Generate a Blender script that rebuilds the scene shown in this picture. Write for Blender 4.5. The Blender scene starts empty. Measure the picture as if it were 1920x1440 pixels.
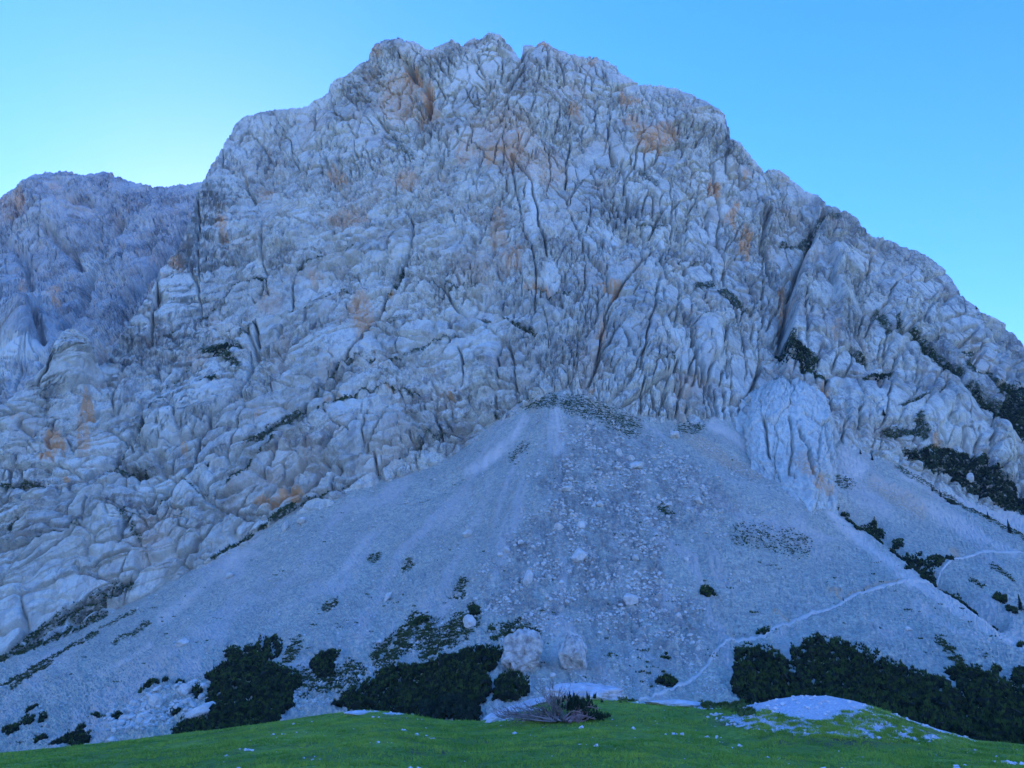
import bpy, bmesh, math, random
import numpy as np
from mathutils import Vector
from mathutils.bvhtree import BVHTree

R = math.radians
random.seed(7)
rng = np.random.default_rng(7)
scene = bpy.context.scene
COL = scene.collection

# ------------------------------------------------------------------ camera
PITCH, FPX = R(18.0), 1478.0            # focal length in pixels of the 1920 px wide photograph
cam_d = bpy.data.cameras.new('camera')
cam_d.sensor_fit = 'HORIZONTAL'
cam_d.sensor_width = 36.0
cam_d.lens = 36.0 * FPX / 1920.0
cam_d.clip_start, cam_d.clip_end = 0.1, 30000.0
cam = bpy.data.objects.new('camera', cam_d)
cam.location = (0, 0, 0)
cam.rotation_euler = (R(90) + PITCH, 0, 0)
COL.objects.link(cam)
scene.camera = cam

# ------------------------------------------------------------------ sky and sun (the sun stands behind the mountain)
SUN_AZ, SUN_EL = R(-22), R(21)
world = bpy.data.worlds.new('World')
scene.world = world
world.use_nodes = True
wn = world.node_tree
sky = wn.nodes.new('ShaderNodeTexSky')
sky.sky_type = 'NISHITA'
sky.sun_disc = False
sky.sun_elevation = SUN_EL
sky.sun_rotation = SUN_AZ
sky.altitude = 1800
sky.air_density = 1.0
sky.dust_density = 0.3
sky.ozone_density = 3.0
bg = wn.nodes['Background']
bg.inputs['Strength'].default_value = 0.15
cool = wn.nodes.new('ShaderNodeMix')          # the photograph's cool white balance, the same over the whole sky
cool.data_type = 'RGBA'; cool.blend_type = 'MULTIPLY'
cool.inputs[0].default_value = 1.0
cool.inputs[7].default_value = (0.70, 0.54, 0.83, 1)
vivid = wn.nodes.new('ShaderNodeHueSaturation')
vivid.inputs['Saturation'].default_value = 1.3
wn.links.new(sky.outputs[0], vivid.inputs['Color'])
wn.links.new(vivid.outputs[0], cool.inputs[6])
wn.links.new(cool.outputs[2], bg.inputs['Color'])

sun_d = bpy.data.lights.new('sun', 'SUN')
sun_d.energy = 2.0
sun_d.angle = R(0.5)
sun_d.color = (1.0, 0.93, 0.84)
sun = bpy.data.objects.new('sun', sun_d)
sdir = Vector((math.sin(SUN_AZ) * math.cos(SUN_EL), math.cos(SUN_AZ) * math.cos(SUN_EL), math.sin(SUN_EL)))
sun.rotation_euler = sdir.to_track_quat('Z', 'Y').to_euler()
COL.objects.link(sun)

vs = scene.view_settings
vs.view_transform = 'Standard'
vs.look = 'None'
vs.gamma = 1.0
vs.exposure = 2.5
scene.cycles.max_bounces = 4
scene.cycles.diffuse_bounces = 2
scene.cycles.glossy_bounces = 1
scene.cycles.use_denoising = True

# ------------------------------------------------------------------ helpers: rays, noise, interpolation
CP, SP = math.cos(PITCH), math.sin(PITCH)

def ray(px, py):
    """world direction (forward = world Y) through a point of the photograph"""
    px = np.asarray(px, float); py = np.asarray(py, float)
    dx, dy = px - 960.0, 720.0 - py
    return dx, FPX * CP - dy * SP, FPX * SP + dy * CP

def at(px, py, Y):
    dx, fw, up = ray(px, py)
    k = np.asarray(Y, float) / fw
    return np.stack([dx * k, fw * k, up * k], -1)

def tps(ctrl):
    """smooth interpolation of 1/depth through control points (px, py, depth)"""
    c = np.array(ctrl, float)
    xy, w = c[:, :2] / 500.0, 1.0 / c[:, 2]
    n = len(c)
    def phi(r2):
        return 0.5 * r2 * np.log(r2 + 1e-12)
    d2 = ((xy[:, None] - xy[None]) ** 2).sum(-1)
    A = np.zeros((n + 3, n + 3))
    A[:n, :n] = phi(d2) + np.eye(n) * 1e-3
    A[:n, n] = 1; A[:n, n + 1:] = xy
    A[n:, :n] = A[:n, n:].T
    s = np.linalg.solve(A, np.r_[w, 0, 0, 0])
    def f(px, py):
        shp = np.shape(px)
        q = np.stack([np.ravel(px), np.ravel(py)], -1) / 500.0
        out = s[n] + q @ s[n + 1:]
        for i in range(n):
            out += s[i] * phi(((q - xy[i]) ** 2).sum(-1))
        return 1.0 / np.clip(out, 1 / 4000, 1 / 20).reshape(shp)
    return f

_G = rng.normal(size=(256, 3)).astype(np.float32)
_G /= np.linalg.norm(_G, axis=1)[:, None]

def _hash(ix, iy, iz, seed):
    h = (ix.astype(np.uint32) * np.uint32(374761393) + iy.astype(np.uint32) * np.uint32(668265263)
         + iz.astype(np.uint32) * np.uint32(2246822519) + np.uint32(seed * 3266489 + 101))
    h = (h ^ (h >> np.uint32(13))) * np.uint32(1274126177)
    return h ^ (h >> np.uint32(16))

def noise(x, y, z=0.0, seed=0):
    x, y, z = np.broadcast_arrays(np.asarray(x, np.float32), np.asarray(y, np.float32), np.asarray(z, np.float32))
    ix, iy, iz = np.floor(x).astype(np.int32), np.floor(y).astype(np.int32), np.floor(z).astype(np.int32)
    fx, fy, fz = x - ix, y - iy, z - iz
    u, v, w = (f * f * f * (f * (f * 6 - 15) + 10) for f in (fx, fy, fz))
    out = 0
    for a in (0, 1):
        for b in (0, 1):
            for c in (0, 1):
                g = _G[_hash(ix + a, iy + b, iz + c, seed) & np.uint32(255)]
                d = g[..., 0] * (fx - a) + g[..., 1] * (fy - b) + g[..., 2] * (fz - c)
                out = out + d * (u if a else 1 - u) * (v if b else 1 - v) * (w if c else 1 - w)
    return out * 1.6

def fbm(x, y, z=0.0, seed=0, octv=4, gain=0.5):
    o, a = 0, 1.0
    for i in range(octv):
        o = o + a * noise(x * 2 ** i, y * 2 ** i, np.asarray(z) * 2 ** i, seed + i)
        a *= gain
    return o

def worley(u, v, seed):
    """cells on a plane: (edge distance F2-F1, random numbers of the cell, offset from the cell's centre)"""
    u = np.asarray(u, np.float32); v = np.asarray(v, np.float32)
    iu, iv = np.floor(u).astype(np.int32), np.floor(v).astype(np.int32)
    f1 = np.full(u.shape, 9, np.float32); f2 = f1.copy()
    du = np.zeros_like(f1); dv = np.zeros_like(f1); cid = np.zeros(u.shape, np.uint32)
    zz = np.zeros_like(iu)
    for a in (-1, 0, 1):
        for b in (-1, 0, 1):
            h = _hash(iu + a, iv + b, zz, seed)
            cx = iu + a + (h & np.uint32(1023)).astype(np.float32) / 1023
            cy = iv + b + ((h >> np.uint32(10)) & np.uint32(1023)).astype(np.float32) / 1023
            ex, ey = u - cx, v - cy
            d = np.sqrt(ex * ex + ey * ey)
            m = d < f1
            f2 = np.where(m, f1, np.minimum(f2, d))
            du = np.where(m, ex, du); dv = np.where(m, ey, dv); cid = np.where(m, h, cid)
            f1 = np.where(m, d, f1)
    r = [(((cid * np.uint32(k)) >> np.uint32(8)) & np.uint32(1023)).astype(np.float32) / 511.5 - 1 for k in (2654435761, 40503123, 97531357)]
    return f2 - f1, r, du, dv

def sstep(a, b, x):
    t = np.clip((x - a) / (b - a), 0, 1)
    return t * t * (3 - 2 * t)

def poly_dist(pts, px, py, reach, warp=None):
    """distance (px) of grid points to a polyline, inf beyond reach; also the signed drop below the line"""
    D = np.full(px.shape, 1e9, np.float32); S = np.zeros(px.shape, np.float32)
    qx, qy = (px, py) if warp is None else (px + warp[0], py + warp[1])
    for (x0, y0), (x1, y1) in zip(pts[:-1], pts[1:]):
        m = (qx > min(x0, x1) - reach) & (qx < max(x0, x1) + reach) & (qy > min(y0, y1) - reach) & (qy < max(y0, y1) + reach)
        if not m.any(): continue
        ex, ey = x1 - x0, y1 - y0
        L2 = ex * ex + ey * ey + 1e-6
        ax, ay = qx[m] - x0, qy[m] - y0
        t = np.clip((ax * ex + ay * ey) / L2, 0, 1)
        d = np.hypot(ax - t * ex, ay - t * ey)
        s = ay - t * ey
        old = D[m]
        S[m] = np.where(d < old, s, S[m])
        D[m] = np.minimum(d, old)
    return D, S

def in_poly(poly, px, py):
    px = np.asarray(px, float); py = np.asarray(py, float)
    c = np.zeros(px.shape, bool)
    for (x0, y0), (x1, y1) in zip(poly, poly[1:] + poly[:1]):
        if y0 == y1: continue
        c ^= ((y0 > py) != (y1 > py)) & (px < (x1 - x0) * (py - y0) / (y1 - y0) + x0)
    return c

# ------------------------------------------------------------------ helpers: objects
def put(o, parent=None, label=None, cat=None, group=None, kind=None):
    COL.objects.link(o)
    if parent is not None: o.parent = parent
    if label: o['label'] = label
    if cat: o['category'] = cat
    if group: o['group'] = group
    if kind: o['kind'] = kind
    return o

def raw_mesh(name, V, F, material, attrs=None, smooth=False):
    """V (n,3), F (m,k) index array"""
    V = np.asarray(V, np.float32).reshape(-1, 3); F = np.asarray(F, np.int32)
    me = bpy.data.meshes.new(name)
    k = F.shape[1]
    me.vertices.add(len(V)); me.vertices.foreach_set('co', V.ravel())
    me.loops.add(F.size); me.loops.foreach_set('vertex_index', F.ravel())
    me.polygons.add(len(F))
    me.polygons.foreach_set('loop_start', np.arange(0, F.size, k, dtype=np.int32))
    me.polygons.foreach_set('loop_total', np.full(len(F), k, np.int32))
    me.polygons.foreach_set('use_smooth', np.full(len(F), smooth, bool))
    for n, a in (attrs or {}).items():
        at_ = me.attributes.new(n, 'FLOAT', 'POINT')
        at_.data.foreach_set('value', np.asarray(a, np.float32).ravel())
    me.update(calc_edges=True)
    if material: me.materials.append(material)
    return me

def grid_faces(nr, nc):
    i = np.arange(nr * nc).reshape(nr, nc)
    return np.stack([i[:-1, :-1], i[1:, :-1], i[1:, 1:], i[:-1, 1:]], -1).reshape(-1, 4)

def mesh_obj(name, V, F, material, parent=None, attrs=None, smooth=False, **k):
    return put(bpy.data.objects.new(name, raw_mesh(name, V, F, material, attrs, smooth)), parent, **k)

def empty(name, loc=(0, 0, 0), **k):
    o = bpy.data.objects.new(name, None)
    o.location = loc
    o.empty_display_size = 0.1
    return put(o, None, **k)

def normals(P):
    a = np.gradient(P, axis=0); b = np.gradient(P, axis=1)
    n = np.cross(a, b)
    n /= np.linalg.norm(n, axis=-1, keepdims=True) + 1e-9
    n[n[..., 1] > 0] *= -1
    return n

# ------------------------------------------------------------------ helpers: materials
class NT:
    def __init__(self, name, rough=0.9, spec=0.2):
        self.m = bpy.data.materials.new(name); self.m.use_nodes = True
        self.t = self.m.node_tree
        self.b = self.t.nodes['Principled BSDF']
        self.b.inputs['Roughness'].default_value = rough
        self.b.inputs['Specular IOR Level'].default_value = spec
    def n(self, typ, ins=None, **props):
        nd = self.t.nodes.new('ShaderNode' + typ)
        for k, v in props.items(): setattr(nd, k, v)
        for k, v in (ins or {}).items():
            s = nd.inputs[k]
            if hasattr(v, 'links') and hasattr(v, 'node'): self.t.links.new(v, s)
            else: s.default_value = v
        return nd
    def pos(self, scale=(1, 1, 1), rot=(0, 0, 0)):
        g = self.n('NewGeometry').outputs['Position']
        return self.n('Mapping', {'Vector': g, 'Scale': scale, 'Rotation': rot}).outputs[0]
    def noise(self, vec, scale, detail=4, rough=0.55):
        return self.n('TexNoise', {'Vector': vec, 'Scale': scale, 'Detail': detail, 'Roughness': rough}).outputs['Fac']
    def attr(self, name):
        return self.n('Attribute', attribute_name=name).outputs['Fac']
    def math(self, op, a, b=0.0, clamp=False):
        return self.n('Math', {0: a, 1: b}, operation=op, use_clamp=clamp).outputs[0]
    def rng(self, v, a, b, c=0.0, d=1.0):
        return self.n('MapRange', {'Value': v, 'From Min': a, 'From Max': b, 'To Min': c, 'To Max': d}).outputs[0]
    def mix(self, f, a, b, mode='MIX'):
        nd = self.n('Mix', data_type='RGBA', blend_type=mode)
        for s, v in ((nd.inputs[0], f), (nd.inputs[6], a), (nd.inputs[7], b)):
            if hasattr(v, 'links') and hasattr(v, 'node'): self.t.links.new(v, s)
            elif isinstance(v, tuple): s.default_value = (*v, 1)
            else: s.default_value = v
        return nd.outputs[2]
    def bump(self, h, strength, dist, prev=None):
        ins = {'Height': h, 'Strength': strength, 'Distance': dist}
        if prev is not None: ins['Normal'] = prev
        return self.n('Bump', ins).outputs[0]
    def done(self, col, normal=None):
        if isinstance(col, tuple): self.b.inputs['Base Color'].default_value = (*col, 1)
        else: self.t.links.new(col, self.b.inputs['Base Color'])
        if normal is not None: self.t.links.new(normal, self.b.inputs['Normal'])
        return self.m

def rock_material(name, pale=(0.66, 0.645, 0.505), dark=(0.31, 0.305, 0.24), veg=True):
    q = NT(name)
    p = q.pos()
    big = q.noise(p, 0.018, 5, 0.6)
    med = q.noise(p, 0.11, 6, 0.65)
    streak = q.noise(q.pos((0.16, 0.16, 0.018)), 1.0, 5, 0.6)
    fine = q.noise(p, 0.9, 4, 0.7)
    c = q.mix(q.rng(big, 0.44, 0.56), dark, pale)
    c = q.mix(q.rng(med, 0.35, 0.7, 0.0, 0.75), c, pale)
    c = q.mix(q.rng(streak, 0.53, 0.60, 0.0, 0.62), c, (0.15, 0.15, 0.145))
    c = q.mix(q.rng(fine, 0.48, 0.62, 0.0, 0.42), c, (0.15, 0.147, 0.14))
    mott = q.noise(q.pos((.3, .3, .2)), 1.0, 5, 0.75)
    c = q.mix(q.rng(mott, 0.52, 0.60, 0.0, 0.5), c, (0.16, 0.16, 0.14))
    c = q.mix(q.rng(mott, 0.44, 0.32, 0.0, 0.6), c, (0.66, 0.65, 0.56))
    warm = q.noise(q.pos((0.03, 0.03, 0.012)), 1.0, 4, 0.6)
    c = q.mix(q.rng(warm, 0.52, 0.68, 0.0, 0.6), c, (0.56, 0.43, 0.30))
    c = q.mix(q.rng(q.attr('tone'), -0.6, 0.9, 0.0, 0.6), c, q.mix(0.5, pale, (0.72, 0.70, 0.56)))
    pl = q.math('MULTIPLY', q.attr('pale'), 0.8, True)
    c = q.mix(pl, c, (0.72, 0.71, 0.58))
    st = q.math('MULTIPLY', q.attr('stain'), q.rng(q.noise(q.pos((0.34, 0.34, 0.035)), 1.0, 6, 0.72), 0.37, 0.54), True)
    c = q.mix(st, c, (0.63, 0.36, 0.175))
    if veg:
        gr = q.math('MULTIPLY', q.attr('green'), q.rng(q.noise(p, 0.35, 4, 0.7), 0.36, 0.5), True)
        c = q.mix(gr, c, (0.035, 0.055, 0.022))
    nb = q.bump(fine, 1.0, 0.6)
    nb = q.bump(q.noise(q.pos((1, 1, .45)), 2.6, 3, .7), 0.7, 0.22, nb)
    return q.done(c, nb)

M = {}
M['rock'] = rock_material('limestone_wall')
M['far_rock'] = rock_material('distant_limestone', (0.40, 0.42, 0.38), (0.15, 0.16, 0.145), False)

def scree_material():
    q = NT('scree_gravel')
    p = q.pos()
    s = q.attr('streak'); d = q.attr('dirt'); g = q.attr('grass'); w = q.attr('blocky')
    n1 = q.noise(p, 0.06, 5, 0.6); n2 = q.noise(p, 1.3, 3, 0.7); n3 = q.noise(p, 4.0, 2, 0.7)
    c = q.mix(q.rng(n1, 0.38, 0.62), (0.49, 0.44, 0.295), (0.62, 0.56, 0.365))
    c = q.mix(q.rng(q.noise(p, 0.4, 5, 0.75), 0.46, 0.60, 0, 0.75), c, (0.26, 0.245, 0.195))
    c = q.mix(q.rng(n2, 0.46, 0.60, 0, 0.8), c, (0.30, 0.285, 0.225))
    c = q.mix(q.rng(n3, 0.5, 0.75, 0, 0.6), c, (0.62, 0.60, 0.53))
    c = q.mix(q.math('MULTIPLY', s, 0.55, True), c, (0.62, 0.52, 0.42))
    c = q.mix(q.math('MULTIPLY', q.attr('chute'), 0.85, True), c, q.mix(q.rng(n2, .4, .6), (0.70, 0.57, 0.43), (0.85, 0.70, 0.54)))
    c = q.mix(q.math('MULTIPLY', w, q.rng(q.noise(p, 0.35, 5, 0.75), 0.4, 0.6, 0.1, 0.85), True), c, (0.22, 0.195, 0.155))
    c = q.mix(q.math('MULTIPLY', d, q.rng(n2, 0.3, 0.6), True), c, (0.58, 0.34, 0.17))
    gg = q.math('MULTIPLY', g, q.rng(q.noise(p, 0.45, 5, 0.8), 0.47, 0.55), True)
    c = q.mix(gg, c, (0.05, 0.075, 0.025))
    nb = q.bump(n2, 0.7, 0.5)
    nb = q.bump(n3, 0.8, 0.18, nb)
    return q.done(c, nb)
M['scree'] = scree_material()

def meadow_material():
    q = NT('short_alpine_turf')
    p = q.pos()
    n1 = q.noise(p, 0.22, 4, 0.6); n2 = q.noise(p, 1.8, 5, 0.7); n3 = q.noise(p, 14.0, 3, 0.7)
    c = q.mix(q.rng(n1, 0.38, 0.62), (0.125, 0.225, 0.028), (0.26, 0.38, 0.046))
    c = q.mix(q.rng(n2, 0.45, 0.65, 0, 0.8), c, (0.06, 0.12, 0.02))
    c = q.mix(q.rng(n3, 0.45, 0.75, 0, 0.5), c, (0.16, 0.26, 0.04))
    c = q.mix(q.rng(q.noise(p, 0.7, 5, 0.7), 0.54, 0.68, 0, 0.45), c, (0.17, 0.17, 0.06))
    br = q.math('MULTIPLY', q.attr('brown'), q.rng(n2, 0.35, 0.6), True)
    c = q.mix(br, c, (0.10, 0.085, 0.05))
    gv = q.math('GREATER_THAN', q.math('ADD', q.attr('gravel'), q.math('MULTIPLY', q.math('SUBTRACT', q.noise(p, 1.5, 6, 0.75), 0.5), 3.0)), 0.5)
    st = q.mix(q.rng(n3, 0.35, 0.65), (0.42, 0.41, 0.39), (0.70, 0.69, 0.65))
    c = q.mix(gv, c, st)
    nb = q.bump(n2, 0.6, 0.12)
    nb = q.bump(n3, 0.9, 0.04, nb)
    return q.done(c, nb)
M['meadow'] = meadow_material()

def simple(name, a, b, scale, rough=0.9, bump=None):
    q = NT(name, rough)
    n = q.noise(q.pos(), scale, 4, 0.65)
    return q.done(q.mix(q.rng(n, 0.35, 0.65), a, b), q.bump(n, 0.6, bump) if bump else None)
M['stone'] = simple('pale_limestone_blocks', (0.46, 0.445, 0.37), (0.66, 0.64, 0.54), 0.7, bump=0.25)
M['big_stone'] = simple('large_boulder_limestone', (0.26, 0.25, 0.21), (0.62, 0.60, 0.50), 0.55, bump=0.9)
M['outcrop'] = simple('white_limestone', (0.40, 0.39, 0.36), (0.66, 0.64, 0.58), 1.6, bump=0.12)
M['pine'] = simple('mountain_pine_needles', (0.014, 0.030, 0.009), (0.070, 0.110, 0.022), 0.35)
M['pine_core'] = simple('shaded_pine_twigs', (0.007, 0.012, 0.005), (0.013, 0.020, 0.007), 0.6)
M['spruce'] = simple('spruce_needles', (0.016, 0.034, 0.020), (0.030, 0.055, 0.026), 0.8)
M['bark'] = simple('bark', (0.075, 0.055, 0.045), (0.14, 0.11, 0.09), 3.0)
M['dead_wood'] = simple('weathered_dead_wood', (0.09, 0.075, 0.065), (0.32, 0.28, 0.25), 3.0)
M['root_wood'] = simple('reddish_root_wood', (0.14, 0.085, 0.075), (0.40, 0.28, 0.25), 3.0)
M['cushion'] = simple('juniper_green', (0.05, 0.085, 0.02), (0.11, 0.15, 0.04), 2.0)
M['tuft'] = simple('ledge_grass', (0.032, 0.052, 0.018), (0.075, 0.105, 0.03), 0.25)
M['blade'] = simple('meadow_grass_blades', (0.12, 0.26, 0.03), (0.34, 0.46, 0.06), 0.6)
M['path'] = simple('trodden_gravel', (0.52, 0.46, 0.36), (0.68, 0.59, 0.46), 0.4, bump=0.3)
M['flower'] = simple('small_white_stones', (0.52, 0.51, 0.48), (0.76, 0.75, 0.70), 3.0)

# ================================================================== THE MOUNTAIN
def curve(pts):
    a = np.array(pts, float)
    return lambda x: np.interp(x, a[:, 0], a[:, 1])

RIDGE = [(-300,900),(-150,830),(0,757),(40,722),(83,685),(100,650),(113,630),(127,622),(150,626),(168,650),(185,685),(200,678),(218,640),
 (233,617),(262,575),(290,533),(300,503),(333,467),(350,430),(364,385),(371,352),(380,338),(395,305),(410,285),(425,258),(440,232),(455,220),
 (480,212),(510,206),(540,202),(560,200),(575,198),(583,188),(600,180),(612,170),(617,152),(628,143),(645,140),(658,130),(675,115),(688,103),
 (692,92),(700,78),(715,72),(730,68),(745,66),(760,72),(775,75),(788,82),(800,92),(815,88),(830,80),(845,70),(860,77),(868,82),(880,72),
 (890,66),(898,74),(903,70),(915,60),(935,60),(945,68),(955,82),(965,95),(976,111),(979,102),(982,82),(990,80),(1005,88),(1010,78),(1020,76),
 (1030,82),(1040,92),(1060,98),(1085,103),(1110,106),(1130,110),(1145,118),(1155,125),(1160,138),(1175,145),(1190,155),(1205,158),(1240,158),
 (1270,165),(1300,178),(1325,190),(1345,203),(1355,218),(1360,238),(1368,262),(1385,266),(1400,285),(1420,305),(1435,322),(1442,316),(1460,318),
 (1480,330),(1495,345),(1515,358),(1535,362),(1545,380),(1556,388),(1565,386),(1580,400),(1600,412),(1612,425),(1618,440),(1630,442),(1638,449),
 (1645,440),(1660,440),(1690,455),(1720,465),(1750,485),(1775,505),(1790,530),(1810,560),(1828,573),(1845,585),(1860,592),(1880,602),(1900,620),
 (1920,645),(1960,690),(2050,780),(2200,900)]
FOOT = [(-300,1380),(-100,1290),(0,1245),(200,1160),(400,1050),(550,955),(700,905),(850,860),(930,815),(975,770),(1000,738),(1040,735),(1090,745),
 (1200,790),(1270,805),(1340,790),(1400,800),(1500,815),(1580,835),(1623,847),(1681,872),(1720,879),(1784,911),(1849,947),(1920,973),(2200,1090)]
ridge, foot = curve(RIDGE), curve(FOOT)

WALL_CTRL = [(-250,1350,405),(0,1245,420),(200,1160,445),(400,1050,460),(550,955,470),(700,905,474),(850,860,478),(960,790,480),(1040,737,481),
 (1200,790,478),(1270,805,477),(1340,790,492),(1400,800,500),(1500,820,505),(1580,835,503),(1720,879,520),(1850,947,525),(1920,973,525),(2200,1080,530),
 (930,60,820),(740,66,835),(590,190,845),(440,225,850),(385,335,770),(290,533,650),(200,680,585),(130,640,565),(0,757,520),(-250,880,490),
 (1020,80,850),(1160,140,840),(1350,220,820),(1545,385,765),(1650,445,750),(1850,590,700),(1920,645,690),(2200,900,600),
 (700,600,585),(500,600,600),(300,850,500),(960,450,640),(1215,480,640),(1300,500,650),(1440,420,735),(1560,500,690),(1475,600,625),(1700,650,630),(1800,800,570)]
wall_depth = tps(WALL_CTRL)

# traced relief: (half width px, depth m, step m, points); step > 0 pushes out the slab below the line
GROOVES = [
 (3,5,2,[(825,308),(795,350),(760,395),(720,435),(662,462),(600,485),(575,495),(562,500),(548,525),(548,570)]),
 (4,9,3,[(760,397),(775,420),(779,460),(760,495),(757,520),(742,552),(730,562),(720,587),(705,610),(682,645),(635,697),(600,740),(562,770),(500,812),(460,830),(412,857),(372,870)]),
 (3,5,3,[(680,547),(605,565),(575,577),(545,577)]),
 (3,6,3,[(487,400),(489,487),(450,517),(432,532),(400,570),(372,580),(300,617),(275,640)]),
 (2.5,5,0,[(489,487),(497,505),(501,550)]),
 (3,5,3,[(450,522),(470,517),(497,522)]),
 (2,4,0,[(370,462),(370,600)]),
 (4,8,0,[(295,530),(285,585),(275,635),(262,660)]),
 (4,8,3,[(480,588),(435,620),(420,640)]),
 (5,7,5,[(455,645),(420,637),(380,650),(350,672),(312,702),(295,732),(250,795),(215,835),(197,865)]),
 (5,10,0,[(475,600),(480,645),(465,700),(455,750),(400,785),(372,822),(350,865),(337,882),(300,917),(267,940),(245,970),(220,1010)]),
 (3,6,2,[(942,360),(942,375),(922,407),(900,460),(870,495),(840,510),(785,517)]),
 (2.5,4,2,[(780,420),(807,402),(837,395),(872,420)]),
 (2.5,4,2,[(952,332),(950,360),(920,372)]),
 (4,5,5,[(780,527),(825,537),(850,540)]),
 (4,5,6,[(735,556),(790,558),(825,562),(865,547),(900,540),(950,545),(1005,550),(1080,552),(1120,545)]),
 (3,9,0,[(957,300),(985,335),(995,350),(1002,385),(1012,440),(1026,487)]),
 (2.5,6,0,[(957,315),(970,375),(987,462),(1005,507),(1002,587)]),
 (3,9,0,[(1072,262),(1064,300),(1058,350)]),
 (3,5,3,[(600,570),(650,550),(700,545),(730,500)]),
 (3,4,3,[(705,612),(750,605),(787,585)]),
 (3,6,4,[(870,626),(825,638),(775,652),(700,677),(650,692)]),
 (3,5,4,[(900,592),(920,597),(950,595),(970,612),(1025,625)]),
 (3,7,0,[(945,637),(933,660),(933,713),(917,807),(907,833)]),
 (2.5,5,0,[(950,633),(963,680),(960,730)]),
 (3.5,7,7,[(900,752),(875,745),(835,736),(810,736),(782,736),(732,740),(682,752),(650,762),(607,785),(560,810),(520,837),(470,882),(425,917),(380,950)]),
 (3,6,0,[(575,775),(560,807),(525,852),(510,882),(497,902)]),
 (4,6,6,[(880,807),(850,810),(825,807),(790,825),(782,845),(750,867),(682,900),(645,917)]),
 (2.5,4,0,[(692,792),(690,847),(727,850),(767,845)]),
 (3,4,0,[(610,787),(635,822),(660,837)]),
 (3,5,0,[(860,650),(867,682),(865,720)]),
 (2.5,4,0,[(515,655),(537,677)]),
 (3,5,5,[(207,727),(212,747),(227,750)]),
 (3,5,4,[(275,847),(240,862),(200,872)]),
 (5,8,6,[(-10,887),(47,877),(77,895)]),
 (3,6,0,[(165,925),(140,975)]), (3,4,4,[(165,925),(220,947)]),
 (3,4,5,[(0,830),(15,832),(67,830)]), (3,4,4,[(332,902),(387,925)]),
 (4,6,5,[(0,985),(20,978),(60,950)]), (4,6,5,[(60,1010),(130,990),(150,960)]),
 (3,6,0,[(1070,397),(1085,440),(1100,475)]),
 (3,5,0,[(1087,407),(1130,447),(1127,490),(1138,520)]),
 (3,6,0,[(1110,310),(1120,332),(1130,367),(1155,425)]),
 (4,7,0,[(1163,300),(1170,332),(1180,382),(1190,412)]),
 (4,6,5,[(1190,415),(1245,425)]),
 (3,6,2,[(1312,357),(1282,375),(1260,387),(1260,440),(1275,475),(1325,485)]),
 (3,5,0,[(1335,320),(1345,362),(1355,405),(1352,455)]),
 (4,9,0,[(1215,477),(1190,507),(1160,555),(1135,587),(1131,620),(1121,682),(1099,735)]),
 (4,9,0,[(1237,475),(1247,532),(1270,552),(1272,595),(1290,622),(1300,660),(1302,676),(1324,717),(1335,755),(1343,785)]),
 (3,7,0,[(1230,540),(1220,582),(1207,636),(1196,682),(1202,728),(1199,777)]),
 (4,7,0,[(1150,610),(1164,638),(1188,687),(1202,722)]),
 (3,6,0,[(1207,733),(1237,777),(1237,801)]),
 (3,6,0,[(1270,682),(1261,712),(1270,755),(1280,798)]),
 (3,5,3,[(1294,614),(1313,600),(1345,603),(1362,614),(1359,641),(1351,655),(1362,682),(1362,712)]),
 (5,10,0,[(1435,660),(1421,706),(1400,744),(1386,777)]),
 (4,8,0,[(1370,560),(1378,580),(1385,612)]),
 (8,13,0,[(1545,405),(1516,464),(1492,524),(1478,600),(1472,640)]),
 (10,14,0,[(1440,395),(1428,425),(1440,470),(1452,520)]),
 (9,15,0,[(1641,450),(1643,480),(1675,547),(1710,575),(1720,620)]),
 (8,18,0,[(1845,587),(1865,634),(1888,674),(1905,720)]),
 (6,10,0,[(1697,641),(1719,656),(1747,691),(1780,722),(1797,746),(1817,777),(1848,803)]),
 (4,6,0,[(1556,508),(1548,540)]), (4,8,0,[(1562,505),(1590,540),(1600,570)]),
 (12,13,0,[(762,118),(782,140),(805,170),(800,195),(775,225)]),
 (3,7,0,[(817,107),(830,130),(843,153)]), (3,6,0,[(887,117),(907,147)]), (3,8,0,[(1020,88),(1023,127)]),
 (6,10,0,[(977,108),(985,130),(965,155),(950,180)]),
 (4,8,0,[(1138,235),(1144,265),(1153,307)]), (3,7,0,[(1200,160),(1215,190),(1240,215)]),
 (5,9,0,[(700,205),(730,225),(775,240)]), (6,8,0,[(712,215),(735,250),(760,260)]),
 (5,8,5,[(640,317),(655,300)]), (5,8,0,[(636,360),(650,370)]), (4,7,0,[(590,200),(588,240)]),
 (3,7,0,[(370,360),(372,390),(370,440)]), (4,8,4,[(480,392),(505,395)]), (5,7,0,[(455,320),(470,350)]),
 (3,6,0,[(1225,300),(1240,330)]), (4,6,5,[(1270,490),(1325,485)]), (4,5,4,[(1480,445),(1505,450)]),
 (4,6,4,[(1535,430),(1580,405)]), (3,5,0,[(1598,560),(1610,600),(1605,640)]), (3,5,4,[(1585,655),(1630,640)]),
 (3,6,5,[(1631,717),(1662,709)]), (3,6,5,[(1675,775),(1705,772),(1740,761)]), (4,6,0,[(1610,770),(1612,800)]),
 (3,5,4,[(1565,665),(1600,680),(1660,678)]), (3,5,0,[(1765,728),(1748,760)]), (3,7,0,[(1813,820),(1818,868)]), (3,7,0,[(1840,800),(1838,862)]),
]
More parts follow.
